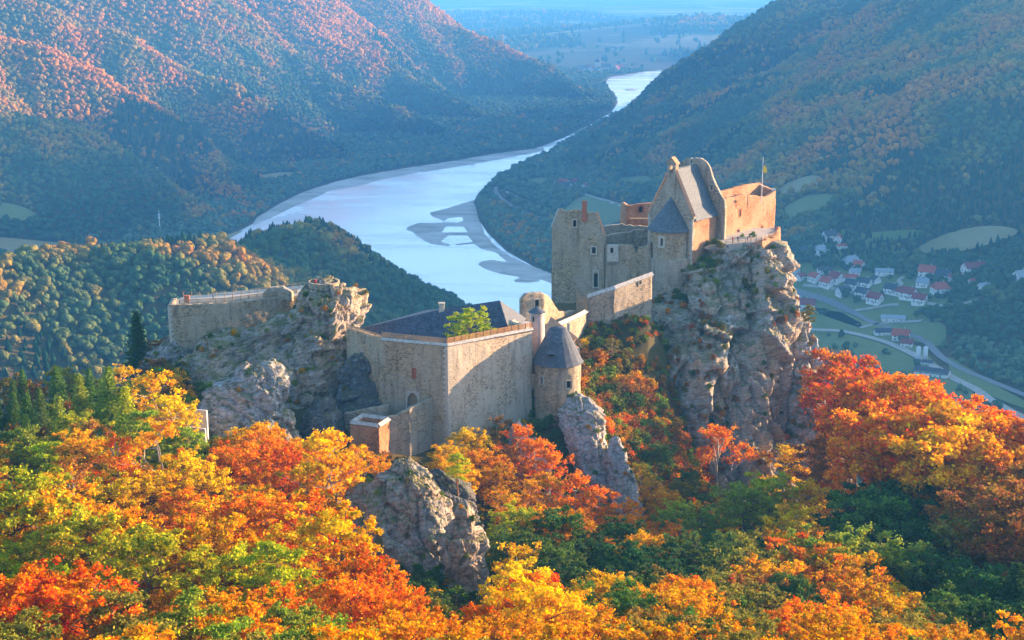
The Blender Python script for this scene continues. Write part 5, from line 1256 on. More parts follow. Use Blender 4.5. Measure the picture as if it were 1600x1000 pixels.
# ---- scatter by geometry nodes for what nobody could count
def proto_coll(name, meshes):
    c = bpy.data.collections.new(name)
    for i, m in enumerate(meshes):
        o = bpy.data.objects.new('%s_%02d' % (name, i), m); c.objects.link(o)
    return c
def scatter(name, P, idx, scl, rot, tint, coll, label, cat='forest'):
    me = bpy.data.meshes.new(name); me.vertices.add(len(P)); me.vertices.foreach_set('co', np.asarray(P, np.float32).ravel())
    def attr(k, t, f, a): q = me.attributes.new(k, t, 'POINT'); q.data.foreach_set(f, np.ascontiguousarray(a).ravel())
    attr('idx', 'INT', 'value', np.asarray(idx, np.int32)); attr('scl', 'FLOAT_VECTOR', 'vector', np.asarray(scl, np.float32)); attr('rot', 'FLOAT_VECTOR', 'vector', np.asarray(rot, np.float32))
    t4 = np.ones((len(P), 4), np.float32); t4[:, :3] = tint; attr('tint', 'FLOAT_COLOR', 'color', t4)
    o = link(name, me)
    g = bpy.data.node_groups.new(name, 'GeometryNodeTree')
    g.interface.new_socket('Geometry', in_out='INPUT', socket_type='NodeSocketGeometry'); g.interface.new_socket('Geometry', in_out='OUTPUT', socket_type='NodeSocketGeometry')
    N, Lk = g.nodes, g.links; gi, go = N.new('NodeGroupInput'), N.new('NodeGroupOutput')
    iop = N.new('GeometryNodeInstanceOnPoints'); ci = N.new('GeometryNodeCollectionInfo'); ci.inputs['Collection'].default_value = coll; ci.inputs['Separate Children'].default_value = True; ci.inputs['Reset Children'].default_value = True
    iop.inputs['Pick Instance'].default_value = True
    def na(k, t): a = N.new('GeometryNodeInputNamedAttribute'); a.data_type = t; a.inputs['Name'].default_value = k; return [s for s in a.outputs if s.enabled][0]
    e2r = N.new('FunctionNodeEulerToRotation'); Lk.new(na('rot', 'FLOAT_VECTOR'), e2r.inputs[0])
    Lk.new(gi.outputs[0], iop.inputs['Points']); Lk.new(ci.outputs[0], iop.inputs['Instance']); Lk.new(na('idx', 'INT'), iop.inputs['Instance Index'])
    Lk.new(e2r.outputs[0], iop.inputs['Rotation']); Lk.new(na('scl', 'FLOAT_VECTOR'), iop.inputs['Scale']); Lk.new(iop.outputs[0], go.inputs[0])
    md = o.modifiers.new('scatter', 'NODES'); md.node_group = g
    return prop(o, label, cat, None, 'stuff')
def joined(v):
    """crown and trunk of a tree as one mesh for the scatter"""
    bm = bmesh.new(); bm.from_mesh(v[2]); n0 = len(bm.faces); bm.from_mesh(v[1]); bm.faces.ensure_lookup_table()
    for f in bm.faces[n0:]: f.material_index = 1
    me = bpy.data.meshes.new('tree'); bm.to_mesh(me); bm.free(); me.materials.append(M['leaf_far']); me.materials.append(v[1].materials[0]); return me
near_kinds = ['beech_tree', 'tall_beech', 'birch_tree', 'pine_tree', 'spruce_tree', 'shrub']; start = {}; ml = []; hts = []
for k in near_kinds:
    start[k] = len(ml)
    for v in KIND[k]: ml.append(joined(v)); hts.append(v[3])
NC = proto_coll('woodland_tree', ml); hts = np.array(hts)
P, I_, S_, T_ = [], [], [], []
def put(x, y, z, h, k, tint):
    j = start[k] + rs.randint(len(KIND[k])); P.append((x, y, z)); I_.append(j); s = h/hts[j]; S_.append((s*(.95+.25*rs.rand()),)*2 + (s,)); T_.append(tint)
for i in rest:
    x, y, z, h, k, c = TR[i]; k = 'birch_tree' if k == 'bare_tree' else k; put(x, y, z, h, k, jit(TINT[c], rs))
# outer flanks of the castle hill
sp = 8.0; gx, gy = np.meshgrid(np.arange(-420, 420, sp), np.arange(150, 760, sp)); gx = gx.ravel() + rs.uniform(-3.4, 3.4, gx.size); gy = gy.ravel() + rs.uniform(-3.4, 3.4, gy.size)
ok = ~inside(NEAR_POLY, gx, gy) & (abs(gx) < gy*.5 + 60); gx, gy = gx[ok], gy[ok]; gz = H(gx, gy); dn = polydist(NEAR_POLY, gx, gy, True)
_, pyg, _ = project(gx, gy, gz)
for x, y, z, d, pyy in zip(gx, gy, gz, dn, pyg):
    if z < 6 or (d < 45 and y > 330 and x > -60): continue
    if x > 60 and y > 330 and z > 150: continue
    right = x > 60; u = rs.rand()
    if right: k, c = ('beech_tree', 'orange' if u < .5 else 'amber') if z > 150 else ('beech_tree', ['olive', 'bronze', 'green', 'lime'][int(u*3.99)])
    else: k, c = (('spruce_tree', 'dark green') if u < .35 else ('beech_tree', ['olive', 'bronze', 'green', 'amber'][int(rs.rand()*3.99)]))
    put(x, y, z, (9+5*rs.rand()) if k != 'spruce_tree' else 14+5*rs.rand(), k, jit(TINT[c], rs)*.8)
n = len(P); rot = np.zeros((n, 3)); rot[:, 2] = rs.rand(n)*6.28
scatter('hillside_forest', P, I_, S_, rot, np.array(T_), NC, 'mixed autumn wood covering the flanks of the castle hill')
# ---- undergrowth on the near slopes and on the ledges of the crags
P, I_, S_, T_ = [], [], [], []
sp = 3.0; gx, gy = np.meshgrid(np.arange(-160, 290, sp), np.arange(75, 350, sp)); gx = gx.ravel() + rs.uniform(-1.4, 1.4, gx.size); gy = gy.ravel() + rs.uniform(-1.4, 1.4, gy.size)
ok = inside(NEAR_POLY, gx, gy) & (abs(gx) < gy*.5+20) & ~((gx > -75) & (gx < -5) & (gy > 285)); gx, gy = gx[ok], gy[ok]; gz = H(gx, gy); U = rs.rand(len(gx)); nn_ = fbm(gx/18, gy/18, 0, 2, 4)
for x, y, z, u, q in zip(gx, gy, gz, U, nn_):
    c = 'green' if q > .1 else ('olive' if q > -.15 else 'bronze'); 
    if u < .12: c = 'golden'
    put(x, y, z-.2, 1.4+2.0*rs.rand(), 'shrub', jit(TINT[c], rs)*.8)
for _ in range(1300):          # scrub on the steep bank between the round turret and the great cliff
    x, y = (rs.uniform(12, 60), rs.uniform(300, 364)) if _ < 1150 else (rs.uniform(-100, -66), rs.uniform(262, 316)); z = ground_at(x, y)
    if z > 241 or rock_top(x, y) > z-.5: continue
    u = rs.rand(); put(x, y, z-.3, (2.2+2.6*rs.rand() if y < 344 else 1.0+1.1*rs.rand()), 'shrub', jit(TINT[['bronze', 'olive', 'orange', 'amber', 'green', 'lime', 'bronze'][int(u*6.99)]], rs)*.8)
for o in list(COL.objects):
    if o.get('category') in ('cliff', 'rock') and o.type == 'MESH':
        me = o.data; nf = len(me.polygons); c = np.empty(nf*3, np.float32); me.polygons.foreach_get('center', c); c = c.reshape(-1, 3)
        nr = np.empty(nf*3, np.float32); me.polygons.foreach_get('normal', nr); nr = nr.reshape(-1, 3); ar = np.empty(nf, np.float32); me.polygons.foreach_get('area', ar)
        big = o.name.startswith('castle_crag')
        pxx, pyy, _ = project(c[:, 0], c[:, 1], c[:, 2])
        dens = np.where(nr[:, 2] > .45, .22, np.where(nr[:, 2] > .2, .06, 0.0))
        if big:
            slope = np.clip(((1040 - (pyy-480)*.02) - pxx)/60, 0, 1)        # the scrub-covered left flank
            dens = dens*.5 + slope*np.where(nr[:, 2] > -.1, .30, .05) + np.clip((470-pyy)/40, 0, 1)*np.clip((1130-pxx)/30, 0, 1)*.3*(nr[:, 2] > 0)
        elif o.name.startswith('boulder') or o.name.startswith('dark'): dens = dens*.12
        elif not o.name.startswith('crag_sh'): dens = dens*.4
        cl = fbm(c[:, 0]/5, c[:, 1]/5, c[:, 2]/5, 2, 61); dens = dens*np.clip(.6+1.6*cl, 0, 2)
        pick = rs.rand(nf) < dens*ar; pick &= (c[:, 1] < 400)
        for (x, y, z), q, pp, yy in zip(c[pick], cl[pick], pxx[pick], pyy[pick]):
            u = rs.rand(); cc = (['olive', 'bronze', 'bronze', 'green', 'orange'] if big else ['olive', 'green', 'lime', 'amber'])[int(u*(4.99 if big else 3.99))]
            if big and yy < 470: cc = ['green', 'lime', 'olive'][int(u*2.99)]
            put(x, y, z-.15, (.7+1.6*rs.rand())*(1 if big else .7), 'shrub', jit(TINT[cc], rs)*.75)
n = len(P); rot = np.zeros((n, 3)); rot[:, 2] = rs.rand(n)*6.28; rot[:, 0] = rs.normal(size=n)*.15
scatter('undergrowth', P, I_, S_, rot, np.array(T_), NC, 'low bushes and weeds on the forest floor and rock ledges', 'undergrowth')
# ============================================================ valley: forest, fields, roads, village
def ico(sub):
    bm = bmesh.new(); bmesh.ops.create_icosphere(bm, subdivisions=sub, radius=1.0)
    v = np.array([p.co[:] for p in bm.verts]); f = np.array([[q.index for q in p.verts] for p in bm.faces]); bm.free(); return v, f
_iv, _if = ico(2)
def far_tree(seed, conifer=False, nq=170, qs=.5):
    rs = np.random.RandomState(seed); VV, FF, hh, vv = [], [], [], []; C, S, ch, cv = [], [], [], []
    b = 0
    if conifer:
        lobes = [((0, 0, 5.2), 1.0)]
        v = _iv.copy(); r = 1 + .25*fbm(v[:, 0]*2.5+seed, v[:, 1]*2.5, v[:, 2]*2.5, 2, seed); tz = (v[:, 2]+1)/2
        rad = 2.3*(1-tz)**.8 + .15; v = np.stack([v[:, 0]*rad*r*1.15, v[:, 1]*rad*r*1.15, .8+tz*10.5], 1)
        VV.append(v); FF.append(_if); hh.append(np.full(len(_if), .4)); vv.append(.3+.3*rs.rand(len(_if)))
        t = rs.rand(nq); a = rs.rand(nq)*6.28; r = 2.4*(1-t)**.8*1.1; C.append(np.stack([np.cos(a)*r, np.sin(a)*r, .8+t*10.3], 1)); S.append(np.full(nq, qs*.8)); ch.append(np.full(nq, .5)); cv.append(rs.rand(nq)*.7)
    else:
        nl = rs.randint(4, 8)
        for k in range(nl):
            a = k*2.4; c = np.array([math.cos(a)*1.7*(k > 0), math.sin(a)*1.7*(k > 0), 5.4+rs.rand()*2.6 - (k > 3)*1.8]); R_ = 1.7+.9*rs.rand()
            v = _iv*(1 + .3*fbm(_iv[:, 0]*1.9+seed+k, _iv[:, 1]*1.9, _iv[:, 2]*1.9, 3, seed+k)[:, None]); v = v*np.array([R_, R_, R_*.95]) + c
            VV.append(v); FF.append(_if + b); b += len(v); lum = rs.rand(); hh.append(np.full(len(_if), .35+.3*rs.rand())); vv.append(np.clip(.15+.4*lum+.3*rs.rand(len(_if)), 0, 1))
            m = nq//nl; d = rs.normal(size=(m, 3)); d /= np.linalg.norm(d, axis=1, keepdims=True); C.append(c + d*R_*(1.0+.22*rs.rand(m, 1))); S.append(np.full(m, qs)); ch.append(.3+.4*rs.rand(m)); cv.append(np.clip(.1+.4*lum+.5*rs.rand(m), 0, 1))
    return quads_mesh('tree', np.concatenate(C), np.concatenate(S), .8, np.concatenate(ch), np.concatenate(cv), M['leaf_far'], rs, (np.vstack(VV), np.vstack(FF), np.concatenate(hh), np.concatenate(vv)))
FC = proto_coll('far_tree', [far_tree(s) for s in range(70, 76)] + [far_tree(s, True) for s in (80, 81)] + [far_tree(90+s, False, 420, .34) for s in range(4)])
rs = np.random.RandomState(77)
def px2w(pts, z=3.0): return Lvl(pts, z)
FIELDS = [([(1430,390),(1480,366),(1545,354),(1592,362),(1560,378),(1500,394),(1455,399)], 'field_dry'), ([(1392,516),(1468,505),(1478,528),(1466,542),(1445,538),(1400,528)], 'field'),
          ([(1215,300),(1232,286),(1270,275),(1286,284),(1250,304),(1222,308)], 'field_dry'), ([(1226,325),(1262,307),(1302,306),(1290,325),(1240,345),(1226,342)], 'field'),
          ([(1232,507),(1262,500),(1318,508),(1330,517),(1290,522),(1240,520)], 'field'), ([(0,372),(60,377),(112,385),(60,398),(0,396)], 'field_dry'), ([(0,316),(40,326),(60,340),(30,346),(0,342)], 'field'),
          ([(345,372),(375,362),(396,366),(362,378)], 'field_dry'), ([(398,276),(440,270),(470,272),(430,282),(402,281)], 'field_dry'), ([(880,330),(915,306),(980,326),(1000,340),(940,350),(890,346)], 'field'),
          ([(973,279),(1010,276),(1022,284),(1008,293),(976,291)], 'field'), ([(868,350),(905,345),(960,352),(960,368),(868,372)], 'field'), ([(1345,505),(1385,498),(1392,512),(1352,516)], 'field'),
          ([(1360,365),(1430,360),(1440,368),(1375,378)], 'field'), ([(1420,590),(1475,585),(1500,600),(1480,625),(1440,615)], 'field'), ([(1460,640),(1530,655),(1570,690),(1500,690)], 'field_dry'),
          ([(1480,560),(1496,566),(1560,606),(1600,628),(1600,640),(1530,612),(1490,590)], 'field'), ([(820,283),(845,278),(862,284),(838,292)], 'field'), ([(1060,268),(1085,262),(1092,270),(1072,276)], 'field')]
ROADS = [([(1222,449),(1240,456),(1290,470),(1326,487),(1362,505),(1386,513),(1428,527),(1449,538),(1470,559),(1500,577),(1542,595),(1600,619),(1640,636),(1720,672),(1800,705)], 7.5, 'road', 'country road curving past the village to the lower hill'),
         ([(1222,515),(1278,517),(1320,520),(1380,535),(1428,556),(1464,577),(1494,595),(1524,610),(1550,628),(1600,655),(1680,690),(1780,730)], 9, 'path', 'railway line'),
         ([(1344,514),(1368,508),(1410,505),(1440,503)], 4.5, 'path', 'lane'), ([(1335,487),(1356,484),(1390,478),(1404,478)], 4, 'path', 'lane'), ([(1449,475),(1482,480),(1530,470)], 4, 'path', 'lane'), ([(1395,452),(1408,446),(1404,440),(1412,434)], 4, 'path', 'lane'),
         ([(1255,447),(1300,452),(1345,462),(1378,470)], 4, 'path', 'lane'),
         ([(775,293),(776,303),(795,320),(828,336),(862,344),(900,350)], 6, 'road', 'river road'), ([(790,300),(828,319),(870,334),(905,342)], 5, 'path', 'river railway'), ([(913,304),(978,325),(1010,338)], 5, 'path', 'lane')]
def smooth_line(pts, n=6):
    pts = np.array(pts, float); out = []
    for i in range(len(pts)-1):
        p0, p1, p2, p3 = pts[max(i-1, 0)], pts[i], pts[i+1], pts[min(i+2, len(pts)-1)]
        for k in range(n):
            t = k/n; out.append(.5*((2*p1)+(-p0+p2)*t+(2*p0-5*p1+4*p2-p3)*t*t+(-p0+3*p1-3*p2+p3)*t**3))
    out.append(pts[-1]); return np.array(out)
FIELDS += [([(1216,365),(1330,360),(1420,392),(1525,418),(1560,440),(1475,500),(1340,512),(1216,446)], 'field'), ([(1216,458),(1300,482),(1345,505),(1430,540),(1470,575),(1520,606),(1500,640),(1420,600),(1340,560),(1240,535),(1216,530)], 'field')]
fieldw = []
for pts, m in FIELDS:
    q = smooth_line(pts + [pts[0]], 3)[:-1]; w = hitc(q); fieldw.append((w, m))
roadw = []
for pts, wd, m, nm in ROADS:
    q = hitc(smooth_line(pts)); roadw.append((q, wd, m, nm))
def drape_poly(name, w, mat, off):
    x0, y0 = w[:, :2].min(0); x1, y1 = w[:, :2].max(0); st = max(4.0, (x1-x0)/60)
    bm = bmesh.new(); vs = [bm.verts.new((p[0], p[1], 0)) for p in w]; bm.faces.new(vs)
    bmesh.ops.triangulate(bm, faces=bm.faces[:])
    for x in np.arange(x0+st, x1, st*1.5): g = bm.verts[:]+bm.edges[:]+bm.faces[:]; bmesh.ops.bisect_plane(bm, geom=g, plane_co=(x, 0, 0), plane_no=(1, 0, 0))
    for y in np.arange(y0+st, y1, st*3): g = bm.verts[:]+bm.edges[:]+bm.faces[:]; bmesh.ops.bisect_plane(bm, geom=g, plane_co=(0, y, 0), plane_no=(0, 1, 0))
    c = np.array([v.co[:] for v in bm.verts]); z = H(c[:, 0], c[:, 1])
    for v, zz in zip(bm.verts, z): v.co.z = zz + off
    bmesh.ops.recalc_face_normals(bm, faces=bm.faces[:])
    me = bpy.data.meshes.new(name); bm.to_mesh(me); bm.free(); me.materials.append(mat); return prop(link(name, me), kind='structure')
for i, (w, m) in enumerate(fieldw): drape_poly('meadow_field', w, M[m], 1.0 if i < len(fieldw)-2 else .5)
for q, wd, m, nm in roadw:
    p = q[:, :2]; d = np.gradient(p, axis=0); d /= np.linalg.norm(d, axis=1, keepdims=True); nrm = np.stack([d[:, 1], -d[:, 0]], 1)
    V_ = []
    for s in (-1, 1):
        e = p + nrm*wd/2*s; V_.append(np.column_stack([e, H(e[:, 0], e[:, 1])+1.25]))
    prop(link('railway_track' if 'rail' in nm else 'road', np_mesh('road', np.concatenate(V_), grid_faces(len(p), 2)[:, ::-1], [M[m]])), kind='structure')
# gravel bars in the river, real low banks
for i, s in enumerate(SAND):
    s = np.array(s); x0, y0 = s.min(0); x1, y1 = s.max(0)
    nx, ny = (70, 90); X, Y_ = np.meshgrid(np.linspace(x0-4, x1+4, nx*(2 if i < 2 else 1)), np.linspace(y0-4, y1+4, ny*(4 if i < 2 else 1)))
    ins = inside(s, X, Y_); d = polydist(s, X, Y_, True)
    hgt = np.where(ins, np.minimum(d*.12, 1.1) + .0, -np.minimum(d*.3, 2.0)) + .15*fbm(X/12, Y_/12, 0, 3, i)*ins
    if i == 0:
        for po in PONDS:
            pi_ = inside(po, X, Y_); pd = polydist(po, X, Y_, True); hgt = np.where(pi_, -np.minimum(pd*.2, 1.0), np.minimum(hgt, pd*.12+.05))
    prop(link('river_sandbank', np_mesh('bank', np.stack([X, Y_, hgt], -1).reshape(-1, 3), grid_faces(X.shape[1], X.shape[0]), [M['sand']])), kind='structure')
mb = MB(); mb.add([(-12000, 300, 0), (12000, 300, 0), (12000, 16000, 0), (-12000, 16000, 0)], [(0, 1, 2, 3)]); prop(mb.build('river_water', M['water']), kind='structure')
me = np_mesh('ground', np.stack([GX, GY, GZ], -1).reshape(-1, 3), grid_faces(GX.shape[1], GX.shape[0], True), [M['ground']], True); prop(link('ground', me), kind='structure')
# ---- far forest
VILL = px2w([(1212,352),(1335,350),(1430,392),(1535,412),(1570,440),(1480,505),(1340,520),(1212,480)]); FLAT = px2w([(1212,470),(1340,515),(1470,505),(1500,570),(1640,650),(1640,730),(1440,660),(1300,560),(1212,530)])
P, I_, S_, T_ = [], [], [], []
COLS = {'orange': (.62,.27,.05), 'rust': (.48,.21,.05), 'yellow': (.34,.23,.05), 'olive': (.12,.15,.05), 'green': (.055,.11,.05), 'dark': (.018,.055,.032), 'willow': (.12,.18,.09)}  # autumn tones, orange raised for sunlit crests, greens deepened for shaded lowland
for (ya, yb, sp, s0) in ((620, 1500, 5.8, .78), (1500, 2500, 6.4, .84), (2500, 4700, 8.4, 1.08), (4700, 9500, 24, 2.4)):
    xm = yb*.46+60; gx, gy = np.meshgrid(np.arange(-xm, xm, sp), np.arange(ya, yb, sp)); gx = gx.ravel() + rs.uniform(-.45, .45, gx.size)*sp; gy = gy.ravel() + rs.uniform(-.45, .45, gy.size)*sp
    ok = abs(gx) < gy*.46 + 60; gx, gy = gx[ok], gy[ok]
    rd = polydist(RIVER, gx, gy, True); riv = inside(RIVER, gx, gy); gz = H(gx, gy)
    ok = ~((riv | (rd < 7)) & (gz < 6)); ok &= gz > 0
    for s in SAND[:2]: ok &= ~inside(s, gx, gy)
    for w, m in fieldw[:-2]: ok &= ~inside(w[:, :2], gx, gy)
    for q, wd, m, nm in roadw: ok &= polydist(q[:, :2], gx, gy) > wd/2+5
    pr = np.ones(len(gx)); pr[inside(VILL, gx, gy) & (gz < 30)] = .09; pr[inside(FLAT, gx, gy) & (gz < 14)] = .06
    n1 = fbm(gx/130, gy/130, 0, 3, 41); n2 = fbm(gx/420, gy/420, 0, 2, 43); n3 = fbm(gx/45, gy/45, 0, 2, 45)
    if ya >= 4700: pr = np.where((n2 + .5*n1 > .12) & (gz > 3), 1.0, .03)
    flat = gz < 9
    pr = np.where(flat & (ya < 4700) & (n1 > .30) & (gx > 100), .15, pr)
    ok &= rs.rand(len(gx)) < pr; gx, gy, gz, n1, n2, n3, flat = [a[ok] for a in (gx, gy, gz, n1, n2, n3, flat)]
    n = len(gx); u = rs.rand(n)
    hi = np.clip((gz-30)/170, 0, 1)
    con = (n1 > .22) & (u < .85) & ~flat & ((n2 > -.1) | (gx > 0)) & (hi < .9)
    q_ = .30 - .26*(ya < 1500) + np.where(gx > 250, .24, .58)*hi - .04*(gx > 250) + .30*n3 + .26*n2 + .18*(u-.5)  # tint turns orange with height as painted crest sunlight; greener right slopes as shade
    stops = np.array([0, .22, .42, .6, .8, 1.0]); cols = np.array([COLS[k] for k in ('green', 'green', 'olive', 'yellow', 'rust', 'orange')])
    tint = np.stack([np.interp(q_, stops, cols[:, c]) for c in range(3)], 1)
    tint[con] = COLS['dark']; wl = flat & (u < .7); tint[wl] = COLS['willow']
    tint = tint*(1+.45*(rs.rand(n, 1)-.5))
    idx = np.where(con, rs.randint(6, 8, n), rs.randint(0, 6, n) if ya > 1500 else rs.randint(8, 12, n))
    sc = s0*(.6+.5*rs.rand(n)+.45*rs.rand(n)**4); sc = np.where(flat, sc*.95, sc)
    S_.append(np.stack([sc*(.9+.3*rs.rand(n)), sc*(.9+.3*rs.rand(n)), sc*(.85+.35*rs.rand(n))], 1)); P.append(np.stack([gx, gy, gz-1.0], 1)); I_.append(idx); T_.append(tint)
P = np.vstack(P); n = len(P); rot = np.zeros((n, 3)); rot[:, 2] = rs.rand(n)*6.28
print('far trees', n)
scatter('valley_forest', P, np.concatenate(I_), np.vstack(S_), rot, np.vstack(T_), FC, 'dense autumn forest over the valley slopes and river banks')
# ---- houses
M['plaster'] = m_plain('white_plaster', (.78,.76,.72), .9, .06, .3); M['plaster_cream'] = m_plain('cream_plaster', (.66,.60,.48), .9, .06, .3)
RM = {'red': m_plain('red_roof_tiles', (.42,.085,.05), .8, .2, .8), 'dark': m_plain('dark_roof_tiles', (.055,.06,.075), .7, .2, .8), 'maroon': m_plain('maroon_roof_tiles', (.25,.05,.045), .8, .2, .8), 'grey': m_plain('grey_roof_sheet', (.28,.32,.35), .6, .1, .8)}
M['pane'] = m_plain('window_pane', (.05,.07,.09), .25, .1, 1, .6, 0)
def house_parts(w, d, h, rh, roof, hip=False):
    """meshes of one kind of house: list of (name, mesh)"""
    out = []; tmp = empty('house'); ov = .6
    mb = MB(); x, y = w/2, d/2
    mb.add([(-x,-y,-2),(x,-y,-2),(x,y,-2),(-x,y,-2),(-x,-y,h),(x,-y,h),(x,y,h),(-x,y,h),(-x,0,h+rh*.94),(x,0,h+rh*.94)],
           [(0,1,5,4),(2,3,7,6),(1,2,6,9,5),(3,0,4,8,7)] if not hip else [(0,1,5,4),(2,3,7,6),(1,2,6,5),(3,0,4,7)]); mb.build('wall', M['plaster'], tmp)
    mb = MB(); k = x*.45 if hip else -ov; t = .28
    V_ = [(-x-ov,-y-ov,h-.4),(x+ov,-y-ov,h-.4),(x+ov,y+ov,h-.4),(-x-ov,y+ov,h-.4),(-x+k,0,h+rh),(x-k,0,h+rh)]
    mb.add(V_+[(a, b, c-t) for a, b, c in V_], [(0,1,5,4),(2,3,4,5),(7,6,10,11),(9,8,11,10),(0,6,7,1),(2,8,9,3),(1,7,8,2),(3,9,6,0)] + ([(1,2,5),(3,0,4)] if hip else [(1,2,5),(3,0,4)][:0] + [(0,4,10,6),(4,3,9,10),(1,7,11,5),(5,11,8,2)])); mb.build('roof', RM[roof], tmp)
    mb = MB(); mb.box((w*.2, d*.12, h+rh*.95), (.9,.9,2.2)); ch = mb.build('chimney', M['trim'], tmp); ch.parent = [c for c in tmp.children if c.name.startswith('roof')][0]
    for i, (wx, wz) in enumerate([(-w*.3, h*.35), (0, h*.35), (w*.3, h*.35), (-w*.3, h*.78), (w*.3, h*.78)]):
        mb = MB(); mb.box((wx, -y-.03, wz), (1.2,.12,1.3)); mb.build('window', M['pane'], tmp)
    for wy, wz in ((-d*.2, h*.4), (d*.2, h*.4), (0, h+rh*.3)):
        mb = MB(); mb.box((-x-.03, wy, wz), (.12,1.1,1.3)); mb.build('window', M['pane'], tmp)
    mb = MB(); mb.box((w*.14, -y-.03, 1.0), (1.1,.14,2.1)); mb.build('door', M['wood'], tmp)
    return tmp
HP = {}
def house(key, x, y, z, rz, s, label):
    if key not in HP:
        kind, roof = key.split('-'); dims = {'gable': (12, 9.5, 5.2, 4.2, False), 'long': (21, 9, 5.0, 3.6, False), 'hip': (13, 11, 4.6, 4.2, True), 'hall': (26, 15, 4.5, 2.2, False)}[kind]
        HP[key] = house_parts(dims[0], dims[1], dims[2], dims[3], roof, dims[4]); root = HP[key]
    else:
        root = HP[key].copy(); COL.objects.link(root)
        for ch in HP[key].children:
            c = ch.copy(); COL.objects.link(c); c.parent = root
            for g_ in ch.children: e = g_.copy(); COL.objects.link(e); e.parent = c
    root.name = 'house' if 'hall' not in key else 'barn'; root.location = (x, y, z); root.rotation_euler = (0, 0, rz); root.scale = (s, s, s)
    return prop(root, label, 'house' if 'hall' not in key else 'hall', 'houses of the village in the valley')
Z4 = [  # zoomed x, y, kind, rotation, scale, label
 (318,114,'gable-dark',.3,1.1,'topmost white village house with dark roof at the forest edge'),(366,126,'gable-red',1.2,.9,'red roofed house just right of the topmost white house'),(268,122,'gable-maroon',.8,.5,'tiny maroon roofed shed at the far end of the village'),(382,158,'long-red',.2,.55,'low red roof below the topmost house'),
 (205,188,'gable-dark',-.5,.95,'white house with dark roof nearest the castle cliff at the upper village edge'),(275,185,'hip-grey',.2,1.05,'white house with grey hipped roof beside the upper edge dark roofed house'),(436,248,'hip-grey',.1,1.2,'square white house with blue grey roof in the village middle'),(472,268,'gable-red',-.9,1.0,'tall white gable with bright red roof in the village middle'),
 (296,287,'long-dark',.1,.75,'long dark roof behind the red gabled row'),(605,299,'long-grey',-.2,.85,'long low grey roof at the village centre edge'),(172,320,'gable-maroon',.5,.75,'small maroon roof closest to the cliff'),(241,328,'gable-red',-1.0,.95,'pale red roof with white gable above the main road'),
 (306,357,'gable-red',-.9,1.05,'bright red gable nearest the main road at the castle end'),(353,334,'gable-maroon',-1.0,1.15,'maroon gabled house behind the bright red gable'),(428,325,'long-red',-.2,.75,'wide red roof left of the village centre'),(437,368,'gable-dark',-.7,1.05,'blue black gabled house in the middle row'),
 (505,358,'gable-dark',-.7,1.0,'dark roofed white house right of the middle row'),(390,402,'gable-dark',.4,1.0,'flat looking dark roofed house beside the main road'),(492,412,'gable-dark',-.8,1.05,'dark roofed house just above the maroon roadside gable'),(556,442,'gable-maroon',-.8,1.15,'maroon roadside house with a broad white gable'),
 (560,338,'gable-dark',-1.3,.8,'narrow dark roofed house between two village groups'),(642,392,'gable-dark',-.8,1.05,'blue roofed white house at the start of the right hand row'),(680,402,'gable-maroon',-.8,.85,'small maroon house second in the right hand row'),(730,418,'gable-maroon',-.8,1.2,'large maroon gable in the middle of the right hand row'),
 (790,446,'gable-maroon',-.7,1.1,'maroon roofed house at the low end of the right hand row'),(896,389,'hip-red',.1,1.2,'red hipped villa standing apart on the right'),(828,308,'gable-red',-.5,1.3,'big red gabled house of the upper right group'),(806,358,'gable-grey',-.6,.95,'grey roofed house below the big red gable'),
 (912,324,'gable-dark',-.5,1.15,'blue grey twin gabled house of the upper right group'),(972,322,'long-red',.2,.7,'long pale red roof beside the blue grey twin gable'),(1078,284,'long-maroon',.3,1.25,'long maroon roofed inn on the slope'),(1318,332,'gable-grey',.4,1.2,'grey roofed white house farthest to the right'),
 (1124,386,'gable-grey',.3,.95,'pale grey roofed house at the foot of the right hill'),(1062,346,'gable-red',.5,.6,'tiny red roof hidden in trees below the inn'),(600,612,'long-dark',.1,.8,'dark roofed house beside the lower field'),(690,640,'gable-red',-.4,1.2,'red brown roofed farmhouse near the railway'),
 (722,673,'gable-maroon',-.4,.85,'small maroon annex in front of the farmhouse'),(100,188,'long-grey',.1,.6,'pale shed peeping out next to the cliff'),(450,300,'gable-grey',.1,.8,'small grey roofed house below the square white house'),(140,295,'gable-grey',.2,.7,'grey roofed cottage half hidden by the cliff edge'),(170,474,'long-maroon',-.3,1.3,'long purple red roof between cliff and railway'),
 (650,535,'hall-grey',-.15,.85,'low grey roofed hall by the road junction'),(132,420,'hall-grey',-.1,.6,'pale flat hall beside the main road near the cliff'),(855,822,'hall-dark',-.5,1.05,'big black roofed factory hall by the railway'),(808,762,'hall-dark',-.3,.6,'smaller dark workshop behind the black factory hall')]
hz = [(1200+a/3.333, 340+b/3.333) for a, b, *_ in Z4]; hw = hitc(hz)
for (a, b, k, rz, s, l), w in zip(Z4, hw): house(k, w[0], w[1], float(H(w[0], w[1])), rz, s*.98, l)
more = [(872,292,'gable-maroon',.5,.9,'maroon roofed farmhouse of the riverside hamlet, nearest the river'),(881,290,'gable-red',-.6,1.0,'pink red roof in the middle of the riverside hamlet'),(885,296,'gable-dark',-.6,1.1,'white gabled house at the front of the riverside hamlet'),(897,289,'gable-maroon',.2,.9,'dark red roof of the riverside hamlet next to the grove'),(915,296,'gable-maroon',.9,.9,'lone maroon roof right of the riverside hamlet')]
hw = hitc([(a, b) for a, b, *_ in more])
for (a, b, k, rz, s, l), w in zip(more, hw): house(k, w[0], w[1], float(H(w[0], w[1])), rz, s*1.15, l)
